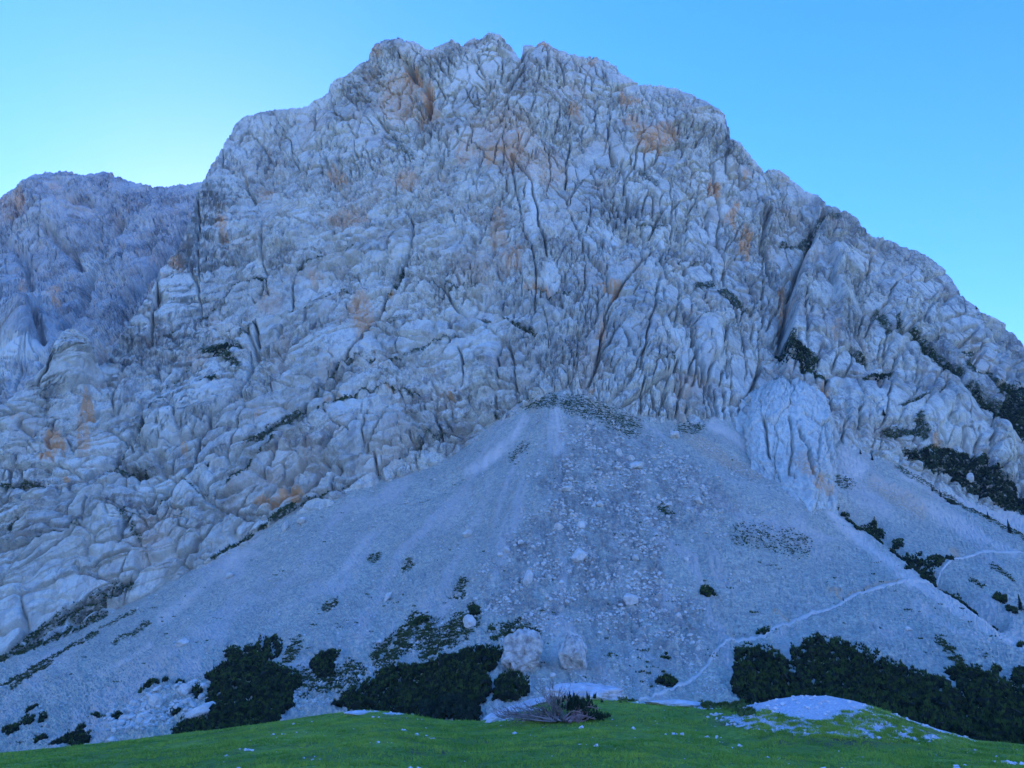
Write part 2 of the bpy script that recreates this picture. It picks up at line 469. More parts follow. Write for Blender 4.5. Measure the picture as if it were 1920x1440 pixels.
# broad bulges: (px, py, rx, ry, metres towards the viewer)
BULGES = [(1215,620,60,150,12),(1560,560,70,130,20),(1690,600,50,90,14),(960,240,80,110,16),(740,175,55,60,-14),(500,330,70,80,-12),(700,700,120,60,8),
 (400,760,90,60,10),(300,790,60,40,9),(730,820,110,50,10),(590,840,70,50,8),(130,680,45,55,22),(1000,430,26,110,10),(910,690,45,70,9),(1330,650,40,60,10),
 (1310,260,70,70,12),(1090,300,60,70,-10),(620,610,80,60,9),(200,960,60,60,12),(60,960,50,50,8),(1445,410,14,30,14),(1560,520,12,22,10),(1020,110,28,25,8),
 (925,95,30,40,8),(735,90,45,25,8),(1180,430,50,60,-9),(860,470,70,50,7),(540,440,60,50,8),(1750,780,60,60,12),(1860,840,30,60,14),(1650,740,60,50,8)]
STAINS = [(770,135,18,20,1),(800,168,15,22,.9),(740,170,42,45,.5),(800,205,25,20,.5),(940,265,70,50,.35),(925,300,20,22,.7),(870,285,15,32,.5),(960,285,25,32,.6),
 (1020,320,50,40,.38),(760,335,25,20,.55),(655,410,40,25,.5),(630,325,15,15,.7),(490,335,22,12,.45),(413,417,13,24,.8),(333,490,18,14,.7),(935,430,16,50,.5),
 (962,490,20,25,.6),(682,605,20,48,.7),(1230,262,42,25,.8),(1188,235,20,15,.7),(1340,350,12,14,1),(1378,398,11,28,1),(1400,450,12,30,1.1),(1150,553,18,9,.9),
 (1131,620,10,32,.6),(1475,550,9,40,.9),(103,808,20,25,1),(80,835,15,10,.9),(165,750,12,20,1),(152,800,12,40,.6),(115,876,7,6,1),(550,935,26,13,1),(508,945,30,10,.8),
 (1540,742,12,20,.8),(1742,840,8,12,.7),(630,760,22,9,.6),(835,738,14,6,1),(735,740,12,6,.8),(1010,545,26,8,.9),(1125,540,12,8,.9),(25,772,14,8,.6),(485,780,10,10,.6),
 (1010,82,7,9,.9),(1112,116,8,10,.7),(1170,185,12,15,.8),(1080,205,10,16,.7),(1180,190,18,10,.6),(1400,330,9,9,.7),(730,560,8,10,.8),(705,700,30,10,.3),(1355,215,8,18,.6),
 (1300,720,30,25,.35),(370,870,8,5,.5),(1110,735,8,12,.6),(700,90,20,12,.5),(1560,630,10,16,.5),(360,660,40,20,.25),(500,560,30,20,.3),(590,520,15,10,.6),(345,830,8,10,.7)]
PALES = [(1000,400,13,85,.9),(1035,520,16,30,1),(1150,440,14,25,.6),(1240,450,8,18,.8),(870,150,30,15,.6),(730,215,45,14,.6),(300,800,35,28,.8),(660,770,30,25,.6),(540,880,40,20,.7),
 (700,525,35,18,.7),(900,640,40,40,.4),(240,910,60,20,.4),(400,740,50,20,.6),(190,990,40,40,.5),(920,100,25,35,.5),(1215,520,20,60,.4),(1330,640,30,30,.5)]
# vegetated ledges: (half width px, strength, points)
LEDGES = [(8,1,[(380,648),(410,640),(440,640)]),(7,.9,[(405,655),(425,665),(445,682)]),(4,.9,[(480,590),(460,602),(435,622)]),(3,.8,[(320,608),(300,617)]),(3.5,1,[(455,521),(475,517),(497,522)]),
 (3,1,[(378,713),(405,710)]),(9,.8,[(470,825),(510,805),(560,783)]),(5,.8,[(372,872),(412,857),(462,837)]),(7,.9,[(-5,890),(45,880),(80,895)]),(5,.8,[(10,978),(30,972)]),
 (3,.7,[(645,917),(682,900),(750,867),(790,825),(850,808),(880,807)]),(3,.8,[(862,628),(800,650),(700,680),(650,692)]),(3.5,.9,[(820,563),(865,547),(900,540)]),(3,.7,[(780,528),(850,540)]),
 (3.5,.8,[(1005,551),(1040,556),(1080,552)]),(4,.9,[(1190,414),(1215,420),(1245,425)]),(4,.8,[(1270,492),(1325,485)]),(7,.8,[(1312,533),(1335,528)]),(6,.8,[(1505,446),(1530,428),(1562,420)]),
 (4,.8,[(1470,447),(1500,450)]),(9,1,[(1470,652),(1490,670),(1520,690)]),(4,1,[(1500,700),(1545,715)]),(7,1,[(1697,641),(1719,656),(1747,691),(1780,722)]),(7,1,[(1797,746),(1817,777),(1848,803)]),
 (6,.9,[(1793,711),(1828,735)]),(5,1,[(1631,717),(1662,709)]),(3,.9,[(1612,727),(1630,722)]),(3,.8,[(1675,772),(1740,761)]),(6,.8,[(1660,813),(1712,822)]),(6,.8,[(1637,600),(1660,632)]),
 (4,.8,[(1672,610),(1680,635)]),(5,.9,[(1590,668),(1620,680)]),(5,.8,[(1855,700),(1868,725)]),(4,.8,[(1780,655),(1825,663)]),(5,.8,[(1350,540),(1400,580)]),(4,.7,[(1275,800),(1310,800)]),
 (4,.6,[(990,545),(1005,551)]),(3,.6,[(925,765),(940,790)]),(5,.8,[(260,870),(200,872)]),(3,.6,[(1313,600),(1345,603)]),(10,.6,[(20,1200),(80,1150),(160,1120),(240,1090)]),
 (12,.6,[(0,1225),(60,1195),(130,1165),(190,1140)]),(6,.5,[(230,960),(255,1000)]),(4,.8,[(1745,655),(1760,640)]),(5,.5,[(1200,320),(1230,345)]),(4,.5,[(725,250),(770,290)]),
 (3,.5,[(1250,690),(1262,720)]),(4,.6,[(170,620),(200,640)]),(6,.8,[(1710,800),(1720,830)]),
 (3.4,1,[(782,738),(732,742),(682,754),(607,787),(560,812),(520,839),(470,884),(425,919)]),(3,.9,[(760,497),(742,552),(705,612),(682,647),(635,699),(600,742),(562,772),(500,814)]),
 (3,.9,[(662,464),(600,487),(562,502)]),(3,.9,[(680,549),(605,567),(545,579)]),(3,.9,[(450,519),(432,534),(400,572),(372,582)]),(3,.9,[(350,674),(312,704),(295,734),(250,797),(215,837)]),
 (3,.9,[(900,594),(950,597),(1025,627)]),(3.5,.9,[(337,884),(300,919),(267,942),(245,972)]),(2,.5,[(705,614),(787,587)]),(2.5,.5,[(332,904),(387,927)]),(3.5,.9,[(640,925),(560,960),(480,1005),(400,1050)]),(2,.6,[(150,985),(60,1012)])]
GREEN_POLYS = [[(1841,744),(1859,748),(1881,770),(1872,720),(1894,726),(1925,752),(1990,800),(1990,900),(1920,844),(1894,820),(1859,792),(1837,770)],
 [(1688,848),(1764,849),(1786,858),(1822,867),(1841,878),(1856,902),(1888,913),(1925,937),(1990,965),(1990,1000),(1920,975),(1879,960),(1844,941),(1793,911),(1768,894),(1733,879)]]

def rock_relief(U, V, W, px, py, scale=1.0, left=None):
    """metres of relief from the rock's own structure; U, V are metres across and up the wall"""
    wx = 12 * noise(U / 75, V / 75, 0, 3) * scale
    wy = 12 * noise(U / 75, V / 75, 0, 9) * scale
    d = 10 * scale * fbm(U / 170, V / 260, 0, 21, 3)
    lean = np.interp(px, [700, 1000, 1250, 1380, 1760, 1900], [.25, .1, -.1, 0, .7, .75])
    vm = (V[:1] + V[-1:]) / 2
    amp = 1 - .45 * sstep(1450, 1580, px)
    tone = 0
    brk = np.clip(.62 + 2.1 * fbm(U / (75 * scale), V / (75 * scale), 0, 121, 4, .6), .12, 1.5)      # smooth slabs and broken ground
    ca, sa = math.cos(R(33)), math.sin(R(33))
    for i, (s, tilt, crack, cw) in enumerate(((66, 3.0, 7.5, 1.15), (27, 1.7, 6.5, .95), (12, .95, 4.6, .8), (6, .5, 2.4, .7))):
        j = 0.12 * s * scale
        u = U + wx + j * noise(U / (.5 * s * scale), V / (.5 * s * scale), 0, 100 + i)
        v = V + wy + j * noise(U / (.5 * s * scale), V / (.5 * s * scale), 7, 100 + i)
        ul, vl = u * ca + v * sa, -u * sa + v * ca      # along and across the dipping slabs of the left wall
        cw = cw / s
        s *= scale
        live = np.clip(1.2 * noise(U / (2.2 * s), V / (2.2 * s), 3, 110 + i) + .72, 0, 1.35)   # cracks open and close along their course
        eA, rA, dA, eA2 = worley(ul / (s * 1.7), vl / (s * 0.8), 40 + i)
        eB, rB, dB, eB2 = worley((u + (v - vm) * lean) / (s * 0.9), v / (s * 1.5), 60 + i)
        fA = tilt * (rA[0] * 0.55 + rA[1] * dA * 1.5 + (rA[2] * 0.8 + .6) * eA2 * 1.8) - crack * live * np.exp(-(eA / cw) ** 2)
        fB = tilt * (rB[0] * 0.55 + rB[1] * dB * 1.5 + rB[2] * eB2 * 1.6) - crack * live * np.exp(-(eB / cw) ** 2)
        if i >= 2: brk_ = brk * (1 - .35 * sstep(1460, 1560, px))
        else: brk_ = 1.0
        if i < 2: brk_ = amp
        d = d + scale * brk_ * (fA * left + fB * (1 - left))
        if i in (1, 2): tone = tone + (rA[2] * left + rB[2] * (1 - left)) * .5
    ul, vl = (U + wx) * ca + (V + wy) * sa, -(U + wx) * sa + (V + wy) * ca
    # long joints that wander across the face
    for k, (la, lb, ang, dep) in enumerate(((120, 30, 33, 5.5), (70, 20, 38, 4.5), (95, 26, 84, 5.0), (46, 15, 75, 3.6), (60, 22, 120, 4.0), (30, 12, 15, 3.0))):
        la, lb = la * scale, lb * scale
        ang_ = R(ang)
        xx = U * math.cos(ang_) + V * math.sin(ang_) + .5 * wx; yy = -U * math.sin(ang_) + V * math.cos(ang_) + lean * (V - vm) * (ang > 70) * .8
        nn = noise(xx / la, yy / lb, k * 3.1, 300 + k) + .12 * noise(U / (9 * scale), V / (9 * scale), k, 310 + k)
        fav = 1.1 * left if ang < 60 else (1 - .93 * left)
        gate = np.clip(1.6 * noise(U / (55 * scale), V / (55 * scale), k * 2.7, 320 + k) + .55, 0, 1.2)
        d = d - scale * dep * fav * gate * 1.7 * np.exp(-(np.abs(nn) * lb * .5 / (.62 * scale)) ** 2)
    # benches of the dipping beds
    for k, (sp, am) in enumerate(((21, 3.2), (7.5, 1.3))):
        t = vl / (sp * scale) + 0.5 * noise(U / 50, V / 50, 0, 80 + k)
        saw = t - np.floor(t)
        d = d - scale * am * (left * .9 + .1) * (np.abs(saw - .1) / .9) * np.clip(0.5 + 1.0 * noise(U / 35, V / 35, 5, 83 + k), 0, 1.3)
    r1 = 1 - np.abs(noise(U / 9, V / 20, W / 20, 90))
    d = d + scale * brk * (0.6 * (r1 - .7) + 0.55 * fbm(U / 3.6, V / 5.5, W / 5.5, 92, 2, .7))
    return d, tone + .45 * (.7 - brk) - .4 * sstep(1470, 1560, px)  # last term paints the right flank darker, as shade on rock turned away

def relief_from_traces(px, py):
    wj = (5.0 * fbm(px / 34, py / 34, 0, 31, 4), 5.0 * fbm(px / 34, py / 34, 4.4, 35, 4))
    d = np.zeros(px.shape, np.float32)
    var = 0.75 + 0.6 * noise(px / 22, py / 22, 0, 38)
    for w, dep, step, pts in GROOVES:
        D, S = poly_dist(pts, px, py, max(5 * w, 34 if step else 0), wj)
        m = D < 1e8
        d[m] -= 1.7 * (dep * np.exp(-(D[m] / (.6 * w)) ** 2) + 0.08 * dep * np.exp(-(D[m] / (3 * w)) ** 2)) * np.clip(var[m], .2, 1.4)
        if step:
            d[m] += step * np.where(S[m] > 0, np.exp(-D[m] / 16), -0.6 * np.exp(-D[m] / 9)) * np.clip(var[m], .2, 1.4) * (D[m] < 33)
    # buttresses of the right flank that stand in front of one another: (side that stands out, metres, fade px, points)
    for side, hgt, fade, pts in ((1, 17, 60, [(1530,438),(1516,464),(1494,524),(1480,600),(1472,645)]), (-1, 13, 60, [(1642,472),(1645,490),(1675,547),(1712,590),(1760,660),(1850,775)]),
                                 (-1, 12, 50, [(1850,606),(1865,634),(1888,674),(1930,740)]), (-1, 8, 40, [(1440,395),(1430,430),(1442,480)]), (1, 8, 40, [(1556,500),(1552,540),(1566,580)])):
        D, _ = poly_dist(pts, px, py, 2.2 * fade, wj)
        xl = np.interp(py + wj[1], [p_[1] for p_ in pts], [p_[0] for p_ in pts])
        sg = np.tanh((px + wj[0] - xl) / 2.2) * side
        d += np.where(D < 1e8, hgt * sg * np.exp(-D / (.55 * fade)) * sstep(2.2 * fade, 1.4 * fade, D), 0)
    for x, y, rx, ry, a in BULGES:
        d += a * np.exp(-((px - x) / rx) ** 2 - ((py - y) / ry) ** 2)
    return d

def spots(lst, px, py, seed):
    j = 10 * fbm(px / 22, py / 30, 0, seed, 3)
    o = np.zeros(px.shape, np.float32)
    for x, y, rx, ry, a in lst:
        e = ((px - x + j) / rx) ** 2 + ((py - y + .7 * j) / ry) ** 2
        o = np.maximum(o, a * (1 - sstep(.3, 1.5, e)) * (1.25 if seed == 41 else 1))
    return o

def green_mask(px, py):
    wj = (5.0 * fbm(px / 34, py / 34, 0, 31, 4) + 1.2 * noise(px / 5, py / 5, 0, 51), 5.0 * fbm(px / 34, py / 34, 4.4, 35, 4) + 1.2 * noise(px / 5, py / 5, 3, 52))
    o = np.zeros(px.shape, np.float32)
    for w, a, pts in LEDGES:
        D, S = poly_dist(pts, px, py, 4 * w + 6, wj)
        o = np.maximum(o, a * 1.1 * (1 - sstep(.5 * w, 1.8 * w, D)))
    for p in GREEN_POLYS:
        o = np.maximum(o, 1.0 * in_poly(p, px + wj[0], py + wj[1]))
    return o

def sheet(px, py, depth, relief, back=14, reach=600):
    """surface points, plus rows that fold over the ridge and run down the far side"""
    P = at(px, py, depth)
    N = normals(P)
    P = P + N * relief[..., None]
    top = P[0]
    rows = []
    t = (np.arange(1, back + 1) / back) ** 1.7
    for k in t[::-1]:
        q = top.copy()
        q[:, 1] += reach * k
        q[:, 2] -= reach * 0.85 * k - 12 * noise(top[:, 0] / 25, np.full(len(top), k * 9), 0, 5) * (k > .01) * np.minimum(1, k * 8)
        rows.append(q)
    return np.concatenate([np.array(rows), P], 0), back

# ---- the main wall
NR = 480
cx = np.concatenate([np.linspace(-280, -16, 40), np.linspace(-12, 1932, 1216), np.linspace(1938, 2160, 40)])
NC = len(cx)
tt = np.linspace(0, 1, NR)[:, None]
ytop = ridge(cx) + 2.2 * fbm(cx / 9, cx * 0, 0, 70, 3)
ybot = foot(cx) + 60
PX = np.broadcast_to(cx, (NR, NC)).copy()
ker = np.hanning(121); ker /= ker.sum()
ysm = np.convolve(np.pad(ytop, 60, 'edge'), ker, 'valid')
PY = ysm * (1 - tt) + ybot * tt + (ytop - ysm) * np.clip(1 - tt * (ybot - ysm) / 190, 0, 1) ** 2
DY = wall_depth(PX, PY)
P0 = at(PX, PY, DY)
U, V, W = P0[..., 0], P0[..., 2] * 1.15, P0[..., 1]
left = 1 - sstep(880, 1150, PX - 0.25 * (PY - 500) + 60 * noise(PX / 160, PY / 160, 0, 77))
left = left * sstep(240, 420, PY) * 0.92
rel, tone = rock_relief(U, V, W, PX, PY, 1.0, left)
calm = spots(PALES, PX, PY, 43)
rel = rel * (1 - 0.5 * np.clip(calm, 0, 1)) * (0.35 + 0.65 * sstep(0, 30, PY - ytop))
rel = rel + relief_from_traces(PX, PY) * sstep(0, 12, PY - ytop)
Pw, nb = sheet(PX, PY, DY, rel)
pad = lambda a: np.concatenate([np.repeat(a[:1], nb, 0), a], 0)
GM = green_mask(PX, PY)
wall_me = raw_mesh('mountain', Pw, grid_faces(NR + nb, NC), M['rock'],
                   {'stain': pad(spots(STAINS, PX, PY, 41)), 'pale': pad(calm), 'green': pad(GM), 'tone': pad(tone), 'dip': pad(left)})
wall = put(bpy.data.objects.new('mountain', wall_me), label='huge pale grey limestone mountain wall in shade above the scree', kind='structure')

# ---- the far ridge on the left
FR = curve([(-620,520),(-320,430),(-100,392),(0,366),(20,355),(40,341),(60,331),(85,326),(110,322),(125,319),(140,324),(155,332),(170,328),(190,325),(210,326),(225,335),(250,342),(280,346),(300,347),(330,343),(365,341),(400,336),(470,330)])
fx = np.concatenate([np.linspace(-620, -40, 50), np.linspace(-36, 470, 330)])
fy = FR(fx) + 2.5 * fbm(fx / 10, fx * 0, 0, 71, 3)
ft = np.linspace(0, 1, 240)[:, None]
FX = np.broadcast_to(fx, (240, 380)).copy()
FY = fy * (1 - ft) + (820 + 260 * sstep(60, -320, fx)) * ft
far_depth = tps([(-300,420,1500),(100,322,1520),(300,347,1480),(470,330,1450),(0,780,900),(230,650,960),(470,800,900),(-300,820,880),(-300,1050,700),(-600,560,1450),(-600,1050,720),(100,560,1190),(0,640,1010),(330,500,1180)])
FD = far_depth(FX, FY)
F0 = at(FX, FY, FD)
frel, ftone = rock_relief(F0[..., 0], F0[..., 2], F0[..., 1], FX, FY, 1.6, 0.5 + 0 * FX)
frel = frel * 1.15
wj = (4 * fbm(FX / 20, FY / 20, 0, 131, 3), 4 * fbm(FX / 20, FY / 20, 4, 135, 3))
for w, dep, pts in ((8, 40, [(220,415),(190,470),(150,560),(120,610)]), (6, 25, [(120,395),(170,385)]), (7, 35, [(60,600),(75,620),(80,640)]), (9, 40, [(350,440),(300,500),(240,560)]),
                    (5, 20, [(225,412),(215,425)]), (8, 40, [(170,640),(200,690),(190,720)]), (7, 25, [(0,440),(40,470),(60,520)]), (6, 25, [(90,440),(130,470),(150,500)])):
    D, S = poly_dist(pts, FX, FY, 4 * w, wj)
    frel -= dep * np.exp(-(D / w) ** 2) * (D < 1e8)
for x, y, rx, ry, a in ((40, 610, 40, 40, 45), (110, 420, 50, 50, 30), (60, 380, 30, 40, 25), (240, 500, 40, 60, 25), (300, 420, 40, 50, 20)):
    frel += a * np.exp(-((FX - x) / rx) ** 2 - ((FY - y) / ry) ** 2)
frel *= 0.4 + 0.6 * sstep(0, 25, FY - fy)
Pf, nb2 = sheet(FX, FY, FD, frel, 10, 900)
padf = lambda a: np.concatenate([np.repeat(a[:1], nb2, 0), a], 0)
fst = spots([(10,372,14,12,.7),(45,392,12,16,.8),(30,400,30,20,.4),(105,555,12,22,.9),(95,540,8,10,.6),(45,525,10,12,.6),(110,365,12,10,.5)], FX, FY, 141)
fpl = spots([(30,660,70,16,1),(70,560,40,30,.6),(170,490,30,30,.6),(0,690,40,10,.9)], FX, FY, 143)
put(bpy.data.objects.new('far_ridge', raw_mesh('far_ridge', Pf, grid_faces(240 + nb2, 380), M['far_rock'],
    {'stain': padf(fst), 'pale': padf(fpl), 'tone': padf(ftone), 'dip': padf(0.2 + 0 * FX)})), label='bluish distant rock ridge behind the left edge of the mountain wall', kind='structure')

# ---- the rounded buttress at the right end of the scree's top
bl = curve([(700,1457),(706,1440),(714,1428),(745,1402),(790,1387),(840,1388),(980,1420)])
br = curve([(700,1486),(706,1503),(716,1520),(750,1546),(800,1563),(850,1573),(900,1579),(980,1582)])
bt = np.linspace(0, 1, 150)[:, None]; bs = np.linspace(-1, 1, 130)[None]
BY = 700 + 270 * bt + 0 * bs
phi_ = bs * R(100)
BX = (bl(BY) + br(BY)) / 2 + (br(BY) - bl(BY)) / 2 * np.sin(phi_) / math.sin(R(90))
front = np.interp(BY, [700, 800, 870, 970], [540, 468, 430, 392])
BD = front + 36 * (1 - np.cos(phi_)) + 40 * np.exp(-(BY - 700) / 14)
B0 = at(BX, BY, BD)
Nb = normals(B0)
ub = bs * 60 + 0 * BY
vb = B0[..., 2]
brel = 3.0 * fbm(ub / 30, vb / 70, 0, 151, 2)
for i, (s, tl, ck, cw) in enumerate(((30, 1.2, 2.2, .03), (13, .6, 1.1, .05), (6, .4, .6, .1))):
    e, r, a, b = worley((ub + 3 * noise(ub / 15, vb / 15, 0, 160)) / (s * 1.0), vb / (s * 1.5), 155 + i)
    brel = brel + tl * (r[0] * .6 + r[1] * a * 2 + r[2] * b * .6) - ck * np.exp(-(e / cw) ** 2)
wjb = (3 * fbm(BX / 16, BY / 16, 0, 161, 3), 3 * fbm(BX / 16, BY / 16, 4, 165, 3))
for w, dep, pts in ((2.5, 4, [(1480,780),(1488,830),(1480,880),(1492,890)]), (3, 6, [(1500,800),(1520,850),(1525,890)]), (2.5, 5, [(1432,780),(1440,850)]), (2.5, 5, [(1545,790),(1558,850),(1570,890)]), (3, 5, [(1440,790),(1465,788)])):
    D, S = poly_dist(pts, BX, BY, 5 * w, wjb)
    brel -= dep * np.exp(-(D / w) ** 2) * (D < 1e8)
brel = brel + 0.8 * fbm(ub / 4, vb / 6, 0, 170, 3, .6)
Pb = B0 + Nb * brel[..., None]
mesh_obj('rock_buttress', Pb, grid_faces(150, 130), M['rock'], attrs={
    'stain': spots([(1515,878,14,14,.9),(1540,905,16,20,.9),(1505,860,16,14,.5),(1555,915,10,12,.8)], BX, BY, 171), 'pale': 0.45 + 0 * BX, 'tone': 0 * BX,
    'green': (BY < 712) * .6}, label='rounded grey limestone buttress standing at the top right of the scree cone', kind='structure')

# ================================================================== THE SCREE
SCREE_CTRL = [(-250,1355,405),(0,1245,420),(200,1160,445),(400,1050,460),(550,955,470),(700,905,474),(850,860,478),(960,790,480),(1040,737,481),(1200,790,478),(1270,805,477),
 (1340,790,492),(1410,845,470),(1560,920,430),(1575,835,500),(1623,847,508),(1720,879,520),(1850,947,525),(1920,973,525),(2200,1080,530),
 (1040,1000,320),(1000,1200,238),(1000,1330,188),(700,1050,380),(700,1200,275),(500,1200,310),(500,1340,215),(200,1280,310),(0,1400,260),(-250,1440,270),(250,1380,225),
 (1400,1000,345),(1400,1200,245),(1400,1330,180),(1620,1010,385),(1700,1080,330),(1920,1040,405),(1650,1000,392),(1780,1090,335),(1700,1200,250),(1920,1200,270),(1920,1380,160),
 (1700,1330,175),(1480,838,492),(2200,1250,290),(1750,960,460),(1000,1480,150),(0,1500,210),(1920,1480,135),(500,1480,170),(1400,1480,145)]
scree_depth = tps(SCREE_CTRL)
SC, SR = 880, 250
sx = np.linspace(-270, 2150, SC)
st_ = np.linspace(0, 1, SR)[:, None]
SX = np.broadcast_to(sx, (SR, SC)).copy()
stop = np.convolve(np.pad(foot(sx), 12, 'edge'), np.hanning(25) / np.hanning(25).sum(), 'valid') - 95
SY = stop * (1 - st_) + 1490 * st_
SD = scree_depth(SX, SY)
S0 = at(SX, SY, SD)
# fall lines: fan out from the apex of the cone on the left and middle, run parallel on the right
apx, apy = 1040.0, 690.0
theta = np.arctan2(SX - apx, SY - apy) + 0.05 * fbm(SX / 120, SY / 120, 0, 199, 3)
rr = np.hypot(SX - apx, SY - apy)
right = sstep(1480, 1640, SX - 0.55 * (SY - 950))
fl_c = theta * 5.2
fl_r = ((SX - 1500) * 0.50 - (SY - 900) * 0.86) / 130
nz = lambda c, l, f, s: fbm(c * f, l / 210.0, 0, s, 4, .6)
streak = nz(fl_c, rr, 2.2, 201) * (1 - right) + nz(fl_r, SX, 2.0, 205) * right
streak = np.clip(streak * 1.5 - 0.05, 0, 1)
CHUTES = [(9,1,[(985,785),(955,830),(915,865),(880,885)]),(14,.9,[(1045,775),(1050,820),(1045,845)]),(10,.8,[(1335,795),(1370,820),(1420,850),(1500,888),(1560,922)]),
 (10,1,[(1560,965),(1610,1010),(1660,1050),(1710,1090),(1800,1140),(1925,1210)]),(8,.7,[(1720,1130),(1790,1180),(1860,1200)]),(16,.9,[(1585,850),(1610,875),(1600,895)]),(12,.8,[(1700,885),(1780,925),(1870,965),(1930,990)]),
 (6,.7,[(280,1205),(240,1235),(190,1260)]),(8,.6,[(480,1010),(380,1100),(300,1160)]),(6,.5,[(700,1000),(620,1100)]),(9,.6,[(1700,930),(1800,990),(1900,1040)]),(8,.6,[(1640,900),(1750,960),(1850,1010)])]
DIRT = [(4,1,[(1565,1112),(1578,1128)]),(5,.9,[(1555,1108),(1575,1105)]),(3,.9,[(1588,1118),(1620,1105),(1660,1094),(1690,1085)]),(7,.9,[(1785,1030),(1795,1038)]),(3,.7,[(1450,1150),(1475,1165)]),
 (8,.4,[(990,755),(1000,765)]),(14,.45,[(1640,905),(1690,935),(1725,960)]),(12,.5,[(1290,815),(1360,860),(1420,890)]),(8,.4,[(1110,750),(1150,780)])]
wjs = (4 * fbm(SX / 24, SY / 24, 0, 211, 3), 4 * fbm(SX / 24, SY / 24, 4, 215, 3))
dirt = np.zeros_like(SX); chute = np.zeros_like(SX)
for w, a, pts in CHUTES:
    D, _ = poly_dist(pts, SX, SY, 3 * w + 6, wjs)
    chute = np.maximum(chute, a * (1 - sstep(.3 * w, 1.7 * w, D)) * np.clip(.8 + .7 * nz(fl_c + fl_r, rr, 3.0, 260), 0, 1))
for w, a, pts in DIRT:
    D, _ = poly_dist(pts, SX, SY, 3 * w + 6, wjs)
    dirt = np.maximum(dirt, a * (1 - sstep(.4 * w, 1.6 * w, D)))
BLOCKY = [(4, [(1060,790),(1140,790),(1240,840),(1340,900),(1380,960),(1330,1000),(1260,1010),(1250,1080),(1320,1170),(1290,1240),(1190,1210),(1100,1140),(1010,1180),(930,1150),(890,1110),(950,1050),(960,1000),(1020,950),(1000,900),(1050,850)])]
bk = np.zeros_like(SX)
for k_ in range(12):
    bk += in_poly(BLOCKY[0][1], SX + 5 * wjs[0] + 26 * math.cos(k_ * 2.4) * (k_ / 12), SY + 5 * wjs[1] + 26 * math.sin(k_ * 2.4) * (k_ / 12)) / 12.0
blocky = bk * sstep(-.35, .35, fbm(SX / 40, SY / 40, 0, 240, 4, .6) + .15)
SGRASS = [(3,1,[(0,1286),(60,1255),(130,1215),(183,1190)]),(3,1,[(25,1292),(95,1243)]),(2.5,.8,[(190,1180),(255,1150)]),(3,.6,[(215,1205),(280,1165)]),(4,.9,[(1681,873),(1720,895),(1760,922),(1800,945),(1850,975),(1925,1012)]),
 (14,.9,[(1070,752),(1120,767),(1185,800)]),(10,1,[(985,754),(1035,750)]),(6,.6,[(960,860),(985,835)]),(20,.3,[(1390,1000),(1440,1008),(1500,1024)]),(5,.8,[(1238,955),(1260,968)]),
 (5,.7,[(1760,1205),(1800,1235)]),(4,.7,[(1860,1060),(1900,1090)]),(3,.7,[(1820,1085),(1845,1100)]),(10,.6,[(1560,900),(1590,905)]),(8,.7,[(1275,800),(1310,803)]),(6,.7,[(1650,842),(1700,862),(1735,878)]),
 (18,.75,[(720,1235),(770,1200),(800,1180)]),(16,.7,[(800,1225),(850,1190),(880,1170)]),(8,.9,[(780,1170),(790,1165)]),(9,.7,[(860,1115),(870,1095)]),(5,.9,[(755,1190),(780,1148)]),(6,.8,[(895,1150),(885,1145)]),
 (5,.9,[(612,1143),(632,1130)]),(4,.8,[(695,1055),(708,1040)]),(4,.8,[(757,1068),(770,1052)]),(12,.6,[(930,1190),(975,1175)]),(6,.9,[(970,1190),(1005,1190)]),(20,.5,[(560,1280),(620,1285),(660,1270)]),(7,.7,[(540,1240),(560,1210)])]
grass = np.zeros_like(SX)
for w, a, pts in SGRASS:
    D, _ = poly_dist(pts, SX, SY, 4 * w + 8, wjs)
    grass = np.maximum(grass, a * 1.1 * (1 - sstep(.4 * w, 1.9 * w, D)))
srel = 2.2 * fbm(S0[..., 0] / 60, S0[..., 1] / 60, 0, 220, 3)
srel += 0.9 * (nz(fl_c, rr, 3.0, 225) * (1 - right) + nz(fl_r, SX, 2.6, 228) * right)
gr_ = fbm(S0[..., 0] / 2.2, S0[..., 1] / 2.2, S0[..., 2] / 2.2, 230, 2, .7)
srel += gr_ * (0.42 + 0.55 * blocky + 0.5 * sstep(1180, 1300, SY) * (SX < 700))
srel -= 5 * np.exp(-(poly_dist([(1560,935),(1640,990),(1735,1065),(1780,1100),(1880,1160)], SX, SY, 60)[0] / 12) ** 2)
srel += 0.75 * np.abs(noise(S0[..., 0] / .9, S0[..., 1] / .9, S0[..., 2] / .9, 233))
Ns = np.cross(np.gradient(S0, axis=0), np.gradient(S0, axis=1))
Ns /= np.linalg.norm(Ns, axis=-1, keepdims=True)
Ns[Ns[..., 2] < 0] *= -1
Ps = S0 + Ns * srel[..., None]
scree_me = raw_mesh('scree_slope', Ps, grid_faces(SR, SC), M['scree'], {'streak': streak, 'chute': chute, 'dirt': dirt, 'grass': grass, 'blocky': blocky})
put(bpy.data.objects.new('scree_slope', scree_me), label='pale gravel scree cone fanning out below the rock wall', kind='structure')

